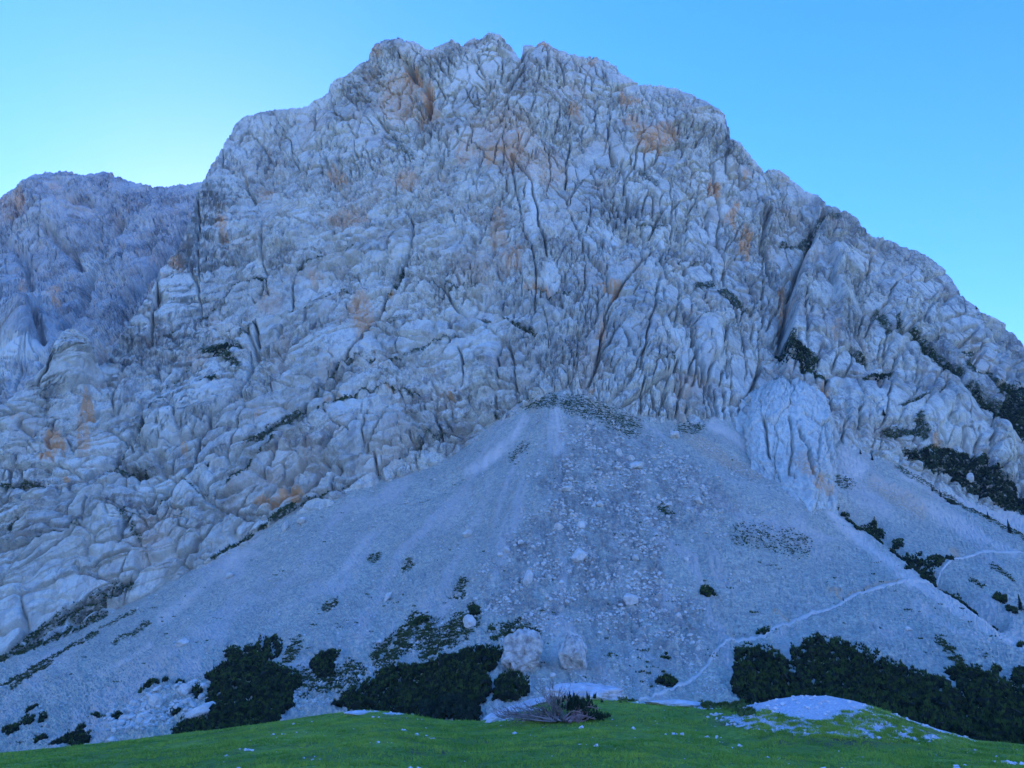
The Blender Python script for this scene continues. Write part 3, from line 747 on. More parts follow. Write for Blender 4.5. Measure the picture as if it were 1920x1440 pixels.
# ================================================================== THE MEADOW
CREST = curve([(-700,1440),(-300,1430),(0,1412),(100,1402),(200,1392),(300,1380),(400,1368),(500,1355),(600,1340),(650,1334),(700,1332),(760,1338),(800,1345),(850,1351),(900,1352),(930,1345),(960,1334),(1000,1324),
 (1050,1314),(1100,1310),(1150,1313),(1200,1317),(1250,1319),(1300,1320),(1380,1326),(1420,1319),(1450,1310),(1500,1303),(1550,1304),(1600,1313),(1640,1325),(1700,1347),(1760,1367),(1830,1388),(1920,1396),(2300,1425),(2700,1440)])
BASE = curve([(-700,1440),(-300,1430),(0,1412),(300,1382),(600,1347),(700,1341),(900,1358),(1050,1352),(1200,1350),(1300,1360),(1400,1376),(1560,1388),(1700,1394),(1830,1396),(1920,1398),(2300,1425),(2700,1440)])
CDIST = curve([(-700,34),(0,36),(600,42),(800,40),(1000,38),(1300,38),(1450,33),(1600,32),(1800,32),(2700,32)])
mx = np.linspace(-700, 2700, 520)
fr = np.linspace(0.06, 1.0, 150) ** 1.3
dc = CDIST(mx)
_, fwc, upc = ray(mx, CREST(mx)); zc = upc / fwc * dc
_, fwb, upb = ray(mx, BASE(mx)); zb = upb / fwb * dc
nback = 26
MYY = np.concatenate([fr[:, None] * dc, dc + (np.linspace(0.02, 1, nback)[:, None] ** 1.6) * 95], 0)
dxm = (mx - 960) / fwc
MXX = dxm * MYY
tm = MYY / dc
MZ = -1.7 + (zb + 1.7) * tm
bump = np.exp(-((MYY - dc) / (0.13 * dc)) ** 2)
MZ = np.where(tm <= 1, MZ + (zc - zb) * bump, zc - 0.42 * (MYY - dc) - 0.03 * (MYY - dc) * np.minimum(MYY - dc, 8))
und = 0.10 * fbm(MXX / 3.5, MYY / 3.5, 0, 301, 4, .55) + 0.03 * noise(MXX / .5, MYY / .5, 0, 309)
MZ = MZ + und * np.where(tm < 1, 1, 1) * (1 - 0.6 * np.exp(-((tm - 1) / .05) ** 2))
# screen position of each meadow point, for the gravel patches of the mound
def project(P):
    x, y, z = P[..., 0], P[..., 1], P[..., 2]
    f = y * CP + z * SP
    u = -y * SP + z * CP
    return 960 + FPX * x / f, 720 - FPX * u / f
Pm = np.stack([MXX, MYY, MZ], -1)
qx, qy = project(Pm)
gn = fbm(MXX / 1.4, MYY / 1.4, 0, 320, 4, .6)
gravel = np.zeros_like(MXX)
for x, y, rx, ry, a in ((1510,1325,125,30,1.35),(1450,1352,90,20,.8),(1545,1354,135,26,.9),(1640,1370,95,16,.75),(1700,1383,65,9,.7),(1380,1345,60,10,.35),(1330,1324,40,6,.9),(940,1345,30,7,1.),(970,1330,50,5,.8),(690,1333,24,3,.8),(740,1338,26,3,.7),(1240,1317,60,4,.8),(1200,1312,40,5,.8)):
    e = ((qx - x) / rx) ** 2 + ((qy - y) / ry) ** 2
    gravel = np.maximum(gravel, a * (1 - sstep(.3, 1.5, e)))
edge = (qx > 1560) & (qx < 1840) & (tm > 0.97)
gravel = np.maximum(gravel, (.62 + .5 * gn) * edge)
gravel = np.maximum(gravel, .8 * sstep(1.04, 1.2, tm))
brown = np.zeros_like(MXX)
for x, y, rx, ry, a in ((1550,1385,140,16,.8),(1020,1345,90,22,.6),(1390,1350,50,14,.6),(745,1345,60,6,.6),(780,1410,18,5,1),(830,1412,10,5,1),(760,1384,16,4,.8),(905,1392,16,4,.8),(1700,1360,120,18,.7),(1340,1420,24,4,.8)):
    e = ((qx - x) / rx) ** 2 + ((qy - y) / ry) ** 2
    brown = np.maximum(brown, a * (1 - sstep(.3, 1.6, e)))
nmr = len(MYY)
meadow_me = raw_mesh('meadow', Pm, grid_faces(nmr, 520)[:, ::-1], M['meadow'], {'gravel': gravel, 'brown': brown}, smooth=True)
put(bpy.data.objects.new('meadow', meadow_me), label='short green alpine meadow sloping away in the foreground', kind='structure')

# ground that carries the place on to the horizon behind and beside the viewer
ga = np.linspace(0, 2 * math.pi, 97)
grd = np.array([0.5, 3, 8, 20, 60, 150, 400, 1200, 4000, 12000])
GX = grd[:, None] * np.sin(ga); GY = grd[:, None] * np.cos(ga)
GZ = -2.4 - 0.13 * np.minimum(grd, 400)[:, None] + 0 * GX - 6 * (grd[:, None] > 30) * (np.cos(ga) > 0)
ground = mesh_obj('ground', np.stack([GX, GY, GZ], -1), grid_faces(10, 97)[:, ::-1], M['meadow'], label='grassy valley ground reaching to the horizon', kind='structure',
                  attrs={'gravel': 0 * GX, 'brown': 0 * GX})

# ================================================================== placing things on the surfaces
def on_scree(px, py):
    px = np.atleast_1d(np.asarray(px, float)); py = np.atleast_1d(np.asarray(py, float))
    c = np.clip((px - sx[0]) / (sx[1] - sx[0]), 0, SC - 1.001)
    s0 = np.interp(px, sx, stop)
    r = np.clip((py - s0) / (1490 - s0) * (SR - 1), 0, SR - 1.001)
    i, j = r.astype(int), c.astype(int)
    a, b = (r - i)[:, None], (c - j)[:, None]
    return (Ps[i, j] * (1 - a) * (1 - b) + Ps[i + 1, j] * a * (1 - b) + Ps[i, j + 1] * (1 - a) * b + Ps[i + 1, j + 1] * a * b)

def on_wall(px, py):
    px = np.atleast_1d(px); py = np.atleast_1d(py)
    j = np.clip(np.searchsorted(cx, px), 0, NC - 1)
    i = np.array([np.searchsorted(PY[:, b], y) for b, y in zip(j, py)])
    return Pw[np.clip(i, 0, NR - 1) + nb, j]

NFR = len(fr)
def on_meadow(px, py):
    px = np.atleast_1d(np.asarray(px, float)); py = np.atleast_1d(np.asarray(py, float))
    c = np.clip((px - mx[0]) / (mx[1] - mx[0]), 0, len(mx) - 1.001)
    out = np.zeros((len(px), 3))
    for k in range(len(px)):
        for j_, wgt in ((int(c[k]), 1 - c[k] % 1), (int(c[k]) + 1, c[k] % 1)):
            col = np.minimum.accumulate(qy[:NFR, j_])
            r = np.interp(-py[k], -col, np.arange(NFR))
            i_ = min(int(r), NFR - 2); f = r - i_
            out[k] += wgt * (Pm[i_, j_] * (1 - f) + Pm[i_ + 1, j_] * f)
    return out

def sample_poly(poly, n):
    a = np.array(poly, float)
    lo, hi = a.min(0), a.max(0)
    q = lo + rng.random((n * 6, 2)) * (hi - lo)
    q = q[in_poly(poly, q[:, 0], q[:, 1])][:n]
    return q[:, 0], q[:, 1]

def area(poly):
    a = np.array(poly, float); b = np.roll(a, -1, 0)
    return abs((a[:, 0] * b[:, 1] - b[:, 0] * a[:, 1]).sum()) / 2

def ell(x, y, rx, ry, tilt=0, n=14):
    t = np.linspace(0, 2 * math.pi, n, endpoint=False)
    k = 1 + 0.18 * rng.normal(size=n)
    c, s_ = math.cos(R(tilt)), math.sin(R(tilt))
    return [(x + rx * k[i] * math.cos(t[i]) * c - ry * k[i] * math.sin(t[i]) * s_, y + rx * k[i] * math.cos(t[i]) * s_ + ry * k[i] * math.sin(t[i]) * c) for i in range(n)]

def rand_rot(n):
    q = rng.normal(size=(n, 4)); q /= np.linalg.norm(q, axis=1)[:, None]
    w, x, y, z = q.T
    return np.stack([np.stack([1 - 2 * (y * y + z * z), 2 * (x * y - z * w), 2 * (x * z + y * w)], -1),
                     np.stack([2 * (x * y + z * w), 1 - 2 * (x * x + z * z), 2 * (y * z - x * w)], -1),
                     np.stack([2 * (x * z - y * w), 2 * (y * z + x * w), 1 - 2 * (x * x + y * y)], -1)], -2)

CUBE = np.array([(x, y, z) for x in (-1, 1) for y in (-1, 1) for z in (-1, 1)], float)
CUBE_F = np.array([(0, 1, 3, 2), (4, 6, 7, 5), (0, 4, 5, 1), (2, 3, 7, 6), (0, 2, 6, 4), (1, 5, 7, 3)])
def stones(pos, size):
    """many small angular blocks: (n,3) positions, (n,) radii in metres"""
    n = len(pos)
    v = CUBE[None] * (0.62 + 0.3 * rng.random((n, 8, 1))) * (0.65 + 0.5 * rng.random((n, 1, 3)))
    v = np.einsum('nij,nkj->nki', rand_rot(n), v) * size[:, None, None]
    v[..., 2] *= 0.8
    V_ = v + pos[:, None] + np.array([0, 0, 0.25])[None, None] * size[:, None, None]
    F_ = CUBE_F[None] + 8 * np.arange(n)[:, None, None]
    return V_.reshape(-1, 3), F_.reshape(-1, 4)

def blades(pos, h, w, lean, k):
    """k triangular leaves round each position; h, w in metres (n,)"""
    n = len(pos)
    a = rng.random((n, k)) * 2 * math.pi
    hh = h[:, None] * (0.6 + 0.6 * rng.random((n, k)))
    ln = lean * hh * (0.4 + 0.9 * rng.random((n, k)))
    dirx, diry = np.cos(a), np.sin(a)
    b0 = rng.random((n, k)) * 2 * math.pi
    ox, oy = np.cos(b0) * w[:, None] * .6, np.sin(b0) * w[:, None] * .6
    r_ = 0.35 * w[:, None]
    base = pos[:, None, :] + np.stack([r_ * dirx, r_ * diry, 0 * a - 0.05 * hh], -1)
    p1 = base + np.stack([ox, oy, 0 * a], -1); p2 = base - np.stack([ox, oy, 0 * a], -1)
    tip = pos[:, None, :] + np.stack([dirx * ln, diry * ln, hh], -1)
    V_ = np.stack([p1, p2, tip], 2).reshape(-1, 3)
    return V_, np.arange(len(V_)).reshape(-1, 3)

OCT = np.array([(1, 0, 0), (-1, 0, 0), (0, 1, 0), (0, -1, 0), (0, 0, 1), (0, 0, -1)], float)
OCT_F = np.array([(0, 2, 4), (2, 1, 4), (1, 3, 4), (3, 0, 4), (2, 0, 5), (1, 2, 5), (3, 1, 5), (0, 3, 5)])
def clumps(pos, size):
    n = len(pos)
    v = OCT[None] * (0.7 + 0.6 * rng.random((n, 6, 1)))
    v = np.einsum('nij,nkj->nki', rand_rot(n), v) * size[:, None, None]
    return (v + pos[:, None]).reshape(-1, 3), (OCT_F[None] + 6 * np.arange(n)[:, None, None]).reshape(-1, 3)

# ---- mountain pine thickets: > foliage, twigs
def thicket(poly, label, group=None, place=on_scree, height=2.0, dens=1.0, name='mountain_pine', mat_='pine', shoot=0.75):
    P_mid = place(*[np.array([c]) for c in np.mean(np.array(poly), 0)])[0]
    mpp = P_mid[1] / FPX                                   # metres per photograph pixel
    n = int(np.clip(area(poly) * mpp * mpp / (0.16 * (shoot / .75) ** 2) * dens, 14, 9000))
    x, y = sample_poly(poly, n)
    hpx = height / mpp
    jx, jy = 8 * fbm(x / 16, y / 16, 0, 405, 3), 7 * fbm(x / 16, y / 16, 6, 405, 3)
    k0 = np.minimum(1, area(poly) / 2500.0)
    x, y = x + k0 * jx, y + k0 * jy
    k = np.zeros(len(x))
    for f in (0.15, 0.35, 0.6, 0.85):
        k = np.where(in_poly(poly, x, y - f * hpx), f, k)
    g = place(x, y)
    top = np.maximum(k, 0.1) * height * (0.75 + 0.4 * rng.random(len(x)))
    top = top * np.clip(0.85 + 0.75 * noise(g[:, 0] / 2.6, g[:, 1] / 3.2, 0, 401), .35, 1.7)
    pos = g.copy(); pos[:, 2] += np.maximum(0, top - shoot * .6)
    root = empty(name, tuple(P_mid), label=label, cat='shrub', group=group)
    V_, F_ = blades(pos - P_mid, np.full(len(x), shoot) * (0.7 + 0.6 * rng.random(len(x))), np.full(len(x), shoot * .42), .55, 6)
    mesh_obj('foliage', V_, F_, M[mat_], root, kind='stuff')
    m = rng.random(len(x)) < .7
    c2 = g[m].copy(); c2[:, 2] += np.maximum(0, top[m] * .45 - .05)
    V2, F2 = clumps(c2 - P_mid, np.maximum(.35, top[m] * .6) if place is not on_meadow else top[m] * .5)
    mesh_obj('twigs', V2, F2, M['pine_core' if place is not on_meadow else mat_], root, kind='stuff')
    return root

THICKETS = [
 ([(1378,1215),(1400,1212),(1440,1222),(1465,1230),(1485,1243),(1490,1262),(1500,1285),(1512,1318),(1470,1322),(1440,1324),(1405,1328),(1385,1312),(1372,1292),(1378,1250)], 'dark mountain pine thicket left of the gap in the big lower right thicket'),
 ([(1482,1215),(1500,1217),(1514,1200),(1540,1198),(1580,1205),(1620,1222),(1640,1232),(1690,1240),(1740,1255),(1770,1262),(1790,1285),(1800,1300),(1830,1312),(1870,1332),(1930,1345),(1990,1380),(1990,1420),(1860,1405),(1780,1390),(1700,1365),(1640,1345),(1580,1325),(1510,1318),(1495,1270)], 'widest dark mountain pine thicket, behind the white rubble mound'),
 ([(1775,1242),(1800,1236),(1830,1245),(1860,1258),(1890,1275),(1920,1290),(2000,1330),(2000,1420),(1920,1400),(1880,1370),(1830,1318),(1800,1282)], 'dark mountain pine thicket right of the pale gully at the lower right edge'),
 ([(1898,1258),(1912,1247),(1940,1250),(1945,1295),(1905,1278)], 'dark mountain pine cut by the right edge above the big thicket'),
 ([(620,1328),(650,1305),(700,1275),(740,1255),(800,1255),(850,1235),(890,1218),(920,1215),(947,1220),(935,1250),(912,1262),(925,1290),(905,1315),(880,1340),(830,1355),(780,1350),(700,1340),(650,1336)], 'long dark mountain pine thicket left of the large round boulder'),
 ([(928,1280),(945,1263),(970,1262),(985,1270),(990,1298),(960,1312),(925,1316)], 'dark square mountain pine below the large round boulder'),
 ([(417,1225),(430,1215),(450,1220),(470,1215),(500,1200),(515,1195),(528,1210),(525,1228),(510,1240),(530,1255),(560,1262),(566,1275),(550,1290),(548,1318),(520,1350),(470,1365),(395,1372),(388,1320),(395,1290),(385,1270),(405,1250),(430,1235)], 'large ragged mountain pine thicket on the scree at lower left'),
 ([(580,1245),(600,1225),(630,1217),(637,1225),(625,1250),(620,1268),(600,1272),(585,1265)], 'small split mountain pine right of the ragged left thicket'),
 ([(320,1362),(345,1340),(380,1338),(400,1350),(400,1385),(330,1385)], 'dark low mountain pine strip under the white slab at the meadow edge'),
 ([(90,1400),(110,1382),(150,1368),(170,1378),(150,1400)], 'dark mountain pine at the meadow edge, far lower left'),
 ([(1667,1022),(1698,1028),(1730,1036),(1734,1050),(1754,1063),(1760,1083),(1758,1089),(1738,1075),(1730,1063),(1698,1046),(1679,1036)], 'longest dark mountain pine in the gully right of the scree cone'),
 ([(1764,1090),(1785,1097),(1800,1104),(1815,1118),(1835,1134),(1845,1146),(1825,1137),(1800,1122),(1785,1107),(1770,1100)], 'narrow mountain pine strip running down right of the bright debris channel'),
]
for poly, lab in THICKETS: thicket(poly, lab, 'mountain pine thickets on the scree')
SHRUBS = [(1756,1054,18,9,15,'rounded dark mountain pine where the right path meets the gully'),(1780,1050,9,5,10,'tiny dark mountain pine beside the right path'),(1736,1081,10,5,10,'small dark mountain pine at the foot of the gully strip'),
 (1685,1012,11,6,25,'flat dark mountain pine above the longest gully pine'),(1671,1017,6,3.5,10,'tiny dark mountain pine left of the flat one above the gully'),(1702,1063,7,4,20,'tiny dark mountain pine under the middle of the longest gully pine'),(1868,1158,15,7,25,'oblong mountain pine at the lower end of the debris channel'),
 (1875,1122,14,9,15,'oval mountain pine alone on the right scree'),(1897,1144,13,7,25,'dark mountain pine at the foot of the right edge spruce'),(1592,953,7,4,20,'small dark mountain pine near the top of the gully chain'),(1558,932,10,5,15,'dark mountain pine at the foot of the rounded buttress'),
 (1575,942,5,3,0,'tiniest mountain pine just below the buttress foot'),(1600,973,13,7,30,'upper left mountain pine of the gully chain'),(1610,989,10,6,20,'small mountain pine under the upper left gully pine'),(1640,985,23,10,32,'long slanting mountain pine high in the gully chain'),(1649,1006,9,7,30,'small mountain pine under the long slanting one in the gully chain'),
 (1784,942,14,6,25,'dark mountain pine on the green strip of the right scree'),(1327,1113,15,9,15,'single dark mountain pine on bare scree right of the cone'),(1433,1186,14,7,5,'small mountain pine on the path bend'),
 (1251,1276,17,12,0,'round mountain pine beside the lower path'),(1250,1228,8,6,0,'little mountain pine on the stony rib above the lower path'),(1868,1251,11,8,10,'small round mountain pine above the right edge thicket'),
 (784,1171,19,9,-15,'dark low mountain pine among the grass tufts of the lower scree'),(890,1150,12,9,-10,'small mountain pine up the scree left of the round boulder'),(285,1288,14,8,-20,'small dark mountain pine above the block field'),
 (310,1283,6,5,-20,'tiny mountain pine touching the small one above the block field'),(338,1282,7,6,0,'tiny mountain pine between the block field and the ragged thicket'),(60,1332,14,6,-28,'left mountain pine near the pale bare patch at the left edge'),(80,1350,9,6,-20,'small mountain pine right of the pale bare patch, far left'),(150,1357,9,6,-10,'small mountain pine left of the block field at mid height'),(220,1346,10,7,-10,'small dark mountain pine on the block field'),
 (50,1357,15,6,-28,'long low mountain pine in the far left dark streaks'),(20,1372,15,7,-28,'dark slanting mountain pine at the far left'),(75,1382,14,6,-25,'low mountain pine close to the meadow, far left'),(265,1298,6,4,-20,'tiny mountain pine left of the one above the block field'),(985,1196,22,8,-8,'green and dark mountain pine growing over the large round boulder'),
 (178,1339,8,5,-10,'small mountain pine directly left of the block field'),(370,1300,12,8,-20,'mountain pine in the block field above the tilted slab'),(325,1335,14,7,-20,'mountain pine in the middle of the block field'),(1915,1205,8,5,20,'tiny mountain pine at the right edge above the big thickets')]
for x, y, rx, ry, tl, lab in SHRUBS:
    thicket(ell(x, y, rx, ry, tl), lab or 'very small dark mountain pine scattered singly on the scree', 'small mountain pines dotted over the scree', height=1.5, dens=1.4)
CLIFF_SHRUBS = [(GREEN_POLYS[0], 'largest dark thicket on the cliff at the right edge'), (GREEN_POLYS[1], 'dark thicket band at the foot of the right cliff above the scree'),
 ([(1690,636),(1712,644),(1735,668),(1757,690),(1786,720),(1780,728),(1748,703),(1718,668)], 'dark slanting thicket in the upper gully of the right cliff'),
 ([(1795,742),(1812,758),(1830,785),(1852,803),(1845,812),(1818,790),(1803,765)], 'dark slanting thicket in the lower gully of the right cliff'),
 ([(1462,644),(1478,650),(1500,665),(1526,692),(1515,694),(1508,706),(1490,692),(1470,676)], 'dark pine patch on the ledge above the rounded buttress'),
 ([(376,652),(395,640),(415,634),(440,638),(442,646),(400,655)], 'dark pine patch on a ledge of the left wall'),
 ([(1625,718),(1645,708),(1664,706),(1655,722),(1632,732)], 'small dark pine patch on the right cliff face')]
for poly, lab in CLIFF_SHRUBS: thicket(poly, lab, 'pine patches clinging to the cliff', on_wall, height=2.2, dens=.8, shoot=1.0)
thicket([(760,1340),(790,1318),(830,1306),(870,1308),(895,1322),(900,1350),(860,1362),(800,1358)], 'nearest mountain pine bush, greener shoots, just beyond the meadow edge', height=2.6, mat_='spruce', shoot=.8)

# ---- spruces: > trunk, crown
def spruce(px, py, hpx, label, place=on_scree):
    b = place([px], [py])[0]
    h = hpx * b[1] / FPX
    root = empty('spruce_tree', tuple(b), label=label, cat='tree', group='small spruces')
    t = np.linspace(0, 2 * math.pi, 6, endpoint=False)
    V_ = np.concatenate([np.stack([.035 * h * np.cos(t), .035 * h * np.sin(t), 0 * t - .1 * h], -1), np.stack([.006 * h * np.cos(t), .006 * h * np.sin(t), 0 * t + h], -1)])
    mesh_obj('trunk', V_, [(i, (i + 1) % 6, 6 + (i + 1) % 6, 6 + i) for i in range(6)], M['bark'], root)
    tri = []
    for k in range(16):
        z = h * (.06 + .92 * k / 16); r_ = h * .30 * (1 - k / 16.5) ** .9
        for j in range(11):
            a = random.random() * 6.283; rr_ = r_ * random.uniform(.65, 1.15)
            w = .085 * h * (1.15 - k / 16)
            c, s_ = math.cos(a), math.sin(a)
            tri += [(-s_ * w, c * w, z + .07 * h), (s_ * w, -c * w, z + .07 * h), (c * rr_, s_ * rr_, z - random.uniform(-.01, .06) * h)]
    mesh_obj('crown', np.array(tri), np.arange(len(tri)).reshape(-1, 3), M['spruce'], root)
for x, y, h, lab, pl in ((1893,1003,26,'tallest spruce on the green strip of the right scree',on_scree),(1851,979,14,'small spruce on the right scree left of the tallest one',on_scree),
  (1748,922,11,'shorter of two spruces side by side on the upper right scree',on_scree),(1764,932,15,'taller of two spruces side by side on the upper right scree',on_scree),
  (1614,852,12,'left little spruce under the slabs right of the buttress',on_scree),(1636,863,14,'right little spruce under the slabs right of the buttress',on_scree),
  (1915,1146,30,'spruce at the right edge below the path',on_scree),(1615,674,18,'lone small spruce on the right cliff ledge',on_wall),(1649,790,16,'thin small spruce low on the right cliff',on_wall),
  (1581,1133,8,'tiny dark spruce at the path bend under the ochre cut',on_scree),(1621,1108,8,'tiny dark spruce on the path above the ochre cut',on_scree),(1829,582,10,'tiny spruce on the skyline of the right ridge',on_wall)):
    spruce(x, y, h, lab, pl)

# ---- boulders, each a thing of its own
_ico = {}
def ico(sub):
    if sub not in _ico:
        bm = bmesh.new(); bmesh.ops.create_icosphere(bm, subdivisions=sub, radius=1)
        _ico[sub] = (np.array([v.co[:] for v in bm.verts]), np.array([[v.index for v in f.verts] for f in bm.faces])); bm.free()
    return _ico[sub]
def boulder(px, py, rx, ry, label, group='boulders on the scree', tilt=0, place=on_scree, mat_='stone', sub=3, name='boulder', sink=.25, flat=1.0, rd=None):
    b = place([px], [py + ry * .6])[0]
    mpp = b[1] / FPX
    v, f = ico(sub)
    rb = np.random.default_rng(int(px * 7 + py * 3))
    n_pl = 15 if rx < 15 else 30
    pn = rb.normal(size=(n_pl, 3)); pn /= np.linalg.norm(pn, axis=1)[:, None]
    ph = (0.52 + 0.34 * rb.random(n_pl)) if rx < 15 else (0.66 + 0.26 * rb.random(n_pl))
    r_ = np.minimum(1.0, (ph[None] / np.maximum(v @ pn.T, 1e-3)).min(1))
    sd = int(rb.integers(999))
    rough = .07 if sub < 4 else .10
    r_ = r_ * 1.18 * (1 + rough * fbm(v[:, 0] * 2.3 + sd, v[:, 1] * 2.3, v[:, 2] * 2.3, 5, 5, .5)) - .07 * np.exp(-(noise(v[:, 0] * 1.7 + sd, v[:, 1] * 1.7, v[:, 2] * 1.7, 8) / .07) ** 2)
    w = v * r_[:, None] * np.array([rx, (rx + ry) / 2 if rd is None else rd, ry * flat]) * mpp * 1.12
    if ry > 1.8 * rx: w[:, :2] *= np.clip(1.05 - .75 * np.maximum(0, v[:, 2:3]) ** 1.3 - .25 * np.maximum(0, -v[:, 2:3]), .1, 2)
    c, s_ = math.cos(R(tilt)), math.sin(R(tilt))
    w = np.stack([w[:, 0] * c + w[:, 2] * s_, w[:, 1], -w[:, 0] * s_ + w[:, 2] * c], -1)
    o = put(bpy.data.objects.new(name, raw_mesh(name, w, f, M[mat_])), None, label, 'boulder', group)
    o.location = (b[0], b[1], b[2] + ry * mpp * (.6 - sink * .3))
    return o
BOULDERS = [(978,1230,34,36,'largest boulder, round and pale, above the pine thicket',0),(1075,1222,21,39,'tall pointed boulder standing right of the largest round one',-8),
 (1087,1039,13,13,'round white boulder in the middle of the stony cone',0),(1182,1120,12,12,'round boulder low on the stony right side of the cone',0),(1192,879,14,8,'wide flat boulder high on the cone with tan soil under it',5),
 (1062,917,9,6,'pale block high on the left of the stony rib',0),(1049,984,8,7,'left block of the pair in the middle of the rib',-20),(1091,983,9,7,'right block of the pair in the middle of the rib',10),
 (1125,948,7,5,'small bright block in the upper rib between larger blocks',0),(989,1082,8,12,'upright white boulder on the left side of the cone',10),(1161,848,7,7,'upper of two blocks above the wide flat boulder',0),
 (1182,860,8,6,'lower of two blocks above the wide flat boulder',20),(1192,1048,6,7,'grey block right of the round white boulder',0),(1309,942,6,8,'white block with a dark tuft on the right flank of the cone',-25),
 (1286,1051,6,4,'flat white block on smooth scree at the right flank',20),(951,1034,7,6,'upper block of the little group left of the cone middle',0),(939,1043,6,4,'lower block of the little group left of the cone middle',0),
 (1019,1051,5,5,'small block left of the round white boulder',0),(1265,813,11,9,'block at the foot of the wall right of the cone top',0),(535,988,6,9,'upright white block below the wall on the left scree',10),
 (566,975,9,7,'rounded white block close under the left wall',-20),(873,997,10,7,'slanting white block on the smooth left scree',-35),(345,1212,10,7,'pale block alone on the far left scree',-25),
 (376,1331,25,11,'long tilted white slab beside the ragged pine thicket',-22),(348,1303,12,8,'white block above the long tilted slab',-20),(292,1325,9,12,'upright white block in the lower left block field',0),
 (726,1115,6,11,'slim white block standing on the mid left scree',35),(883,1174,10,11,'white block under the small pine left of the round boulder',-30),(1811,903,7,9,'white boulder in the dark thicket band of the right cliff',0),
 (1703,1181,6,4,'tiny orange-tinged block alone below the debris channel',0),(270,1345,14,8,'broad white block at the meadow edge of the block field',-10),(210,1390,8,5,'small white block at the far left meadow edge',0),
 (1036,1262,7,4,'small flat block below the tall pointed boulder',0),(715,1205,7,4,'white block among the tufts of the lower scree',0),(430,1080,7,5,'small white block on the upper left scree',0)]
for x, y, rx, ry, lab, tl in BOULDERS:
    big = rx > 20
    boulder(x, y, rx, ry, lab, tilt=tl, sub=5 if ry > 20 else 3, mat_='big_stone' if ry > 20 else 'stone', place=on_wall if lab.startswith('white boulder in the dark') else on_scree)
FIELD = [(200,1345),(250,1320),(300,1295),(350,1285),(390,1290),(385,1330),(330,1350),(250,1372),(190,1375)]
bx_, by_ = sample_poly(FIELD, 46)
for x, y in zip(bx_, by_):
    r_ = random.uniform(4, 8.5)
    boulder(x, y, r_, r_ * random.uniform(.6, .9), 'pale angular block in the jumbled block field at the lower left meadow edge', 'blocks of the lower left block field', random.uniform(-40, 20), sub=2)
bx_, by_ = sample_poly(BLOCKY[0][1], 60)
for x, y in zip(bx_, by_):
    r_ = random.uniform(3, 5.5)
    boulder(x, y, r_, r_ * random.uniform(.6, .95), 'small pale block scattered over the stony rib of the scree cone', 'small blocks of the stony rib', random.uniform(-40, 40), sub=2)

# ---- loose stones that nobody could count
def stone_field(polys, name, label, mat_='stone'):
    Vs, Fs, o = [], [], 0
    for poly, n, lo, hi, place in polys:
        x, y = sample_poly(poly, n)
        x = x + 26 * rng.normal(size=len(x)) * (n > 8000); y = y + 16 * rng.normal(size=len(x)) * (n > 8000)
        ok = (y > foot(x) + 6) & (y < 1420)
        x, y = x[ok], y[ok]
        p = place(x, y)
        keep = rng.random(len(x)) < np.clip(.38 + 1.5 * fbm(p[:, 0] / 16, p[:, 1] / 16, 0, 420, 3), .03, 1)
        p = p[keep]
        r_ = (lo + (hi - lo) * rng.random(len(p)) ** 3) * p[:, 1] / FPX
        V_, F_ = stones(p, r_); Vs.append(V_); Fs.append(F_ + o); o += len(V_)
    mesh_obj(name, np.concatenate(Vs), np.concatenate(Fs), M[mat_], label=label, kind='stuff')
ALLS = [(-60,1270),(400,1060),(560,965),(860,870),(980,790),(1030,745),(1100,755),(1250,810),(1400,850),(1560,930),(1700,1080),(1940,1220),(1940,1300),(1700,1240),(1500,1210),(1380,1230),(1200,1300),(1000,1320),(620,1325),(300,1380),(0,1405)]
stone_field([(BLOCKY[0][1], 10000, .9, 4.2, on_scree), (ALLS, 10000, .7, 2.8, on_scree), (FIELD, 2600, .9, 5.0, on_scree),
  ([(690,1240),(760,1160),(900,1130),(1000,1190),(940,1215),(840,1235),(740,1255)], 1500, .8, 2.8, on_scree), ([(540,1330),(560,1270),(640,1265),(700,1240),(740,1250),(650,1310),(600,1332)], 1500, .7, 3.0, on_scree),
  ([(995,1230),(1060,1260),(1180,1200),(1290,1200),(1310,1260),(1240,1300),(1000,1310)], 1800, .7, 2.6, on_scree), ([(1600,895),(1650,905),(1700,935),(1740,975),(1720,975),(1660,930),(1590,915)], 700, .7, 2.0, on_scree),
  ([(1280,1300),(1300,1260),(1330,1255),(1370,1300)], 500, .7, 2.4, on_scree), ([(1260,800),(1400,860),(1540,930),(1560,960),(1380,900)], 900, .7, 2.4, on_scree)],
  'scree_stones', 'countless loose pale stones strewn over the scree')

# ---- tufts of grass on the scree and on the ledges
def tuft_positions(mask, X, Y, Pp, n, thr):
    w = np.clip(mask - thr, 0, 1) * (X > -40) * (X < 1960)
    w = w / w.sum()
    idx = rng.choice(w.size, n, p=w.ravel())
    p = Pp.reshape(-1, 3)[idx].copy()
    p[:, 0] += rng.normal(size=n) * .3; p[:, 1] += rng.normal(size=n) * .15
    keep = noise(p[:, 0] / 3.0, p[:, 1] / 3.0, p[:, 2] / 3.0, 430) > -.12
    return p[keep]
tp = tuft_positions(grass, SX, SY, Ps, 26000, .1)
V_, F_ = blades(tp, .35 + .45 * rng.random(len(tp)), .22 + .2 * rng.random(len(tp)), .8, 4)
sc_x, sc_y = sample_poly(ALLS, 650)
gp = on_scree(sc_x, sc_y); gp = gp[rng.random(len(gp)) < np.clip(noise(gp[:, 0] / 14, gp[:, 1] / 14, 0, 433) * 1.5 + .25, 0, 1)]
rep = rng.integers(3, 18, len(gp)); spr = np.repeat(.4 + 1.5 * rng.random(len(gp)) ** 2, rep)[:, None]
gp = np.repeat(gp, rep, 0); gp = gp + rng.normal(size=gp.shape) * spr * np.array([.8, 1.0, .12])
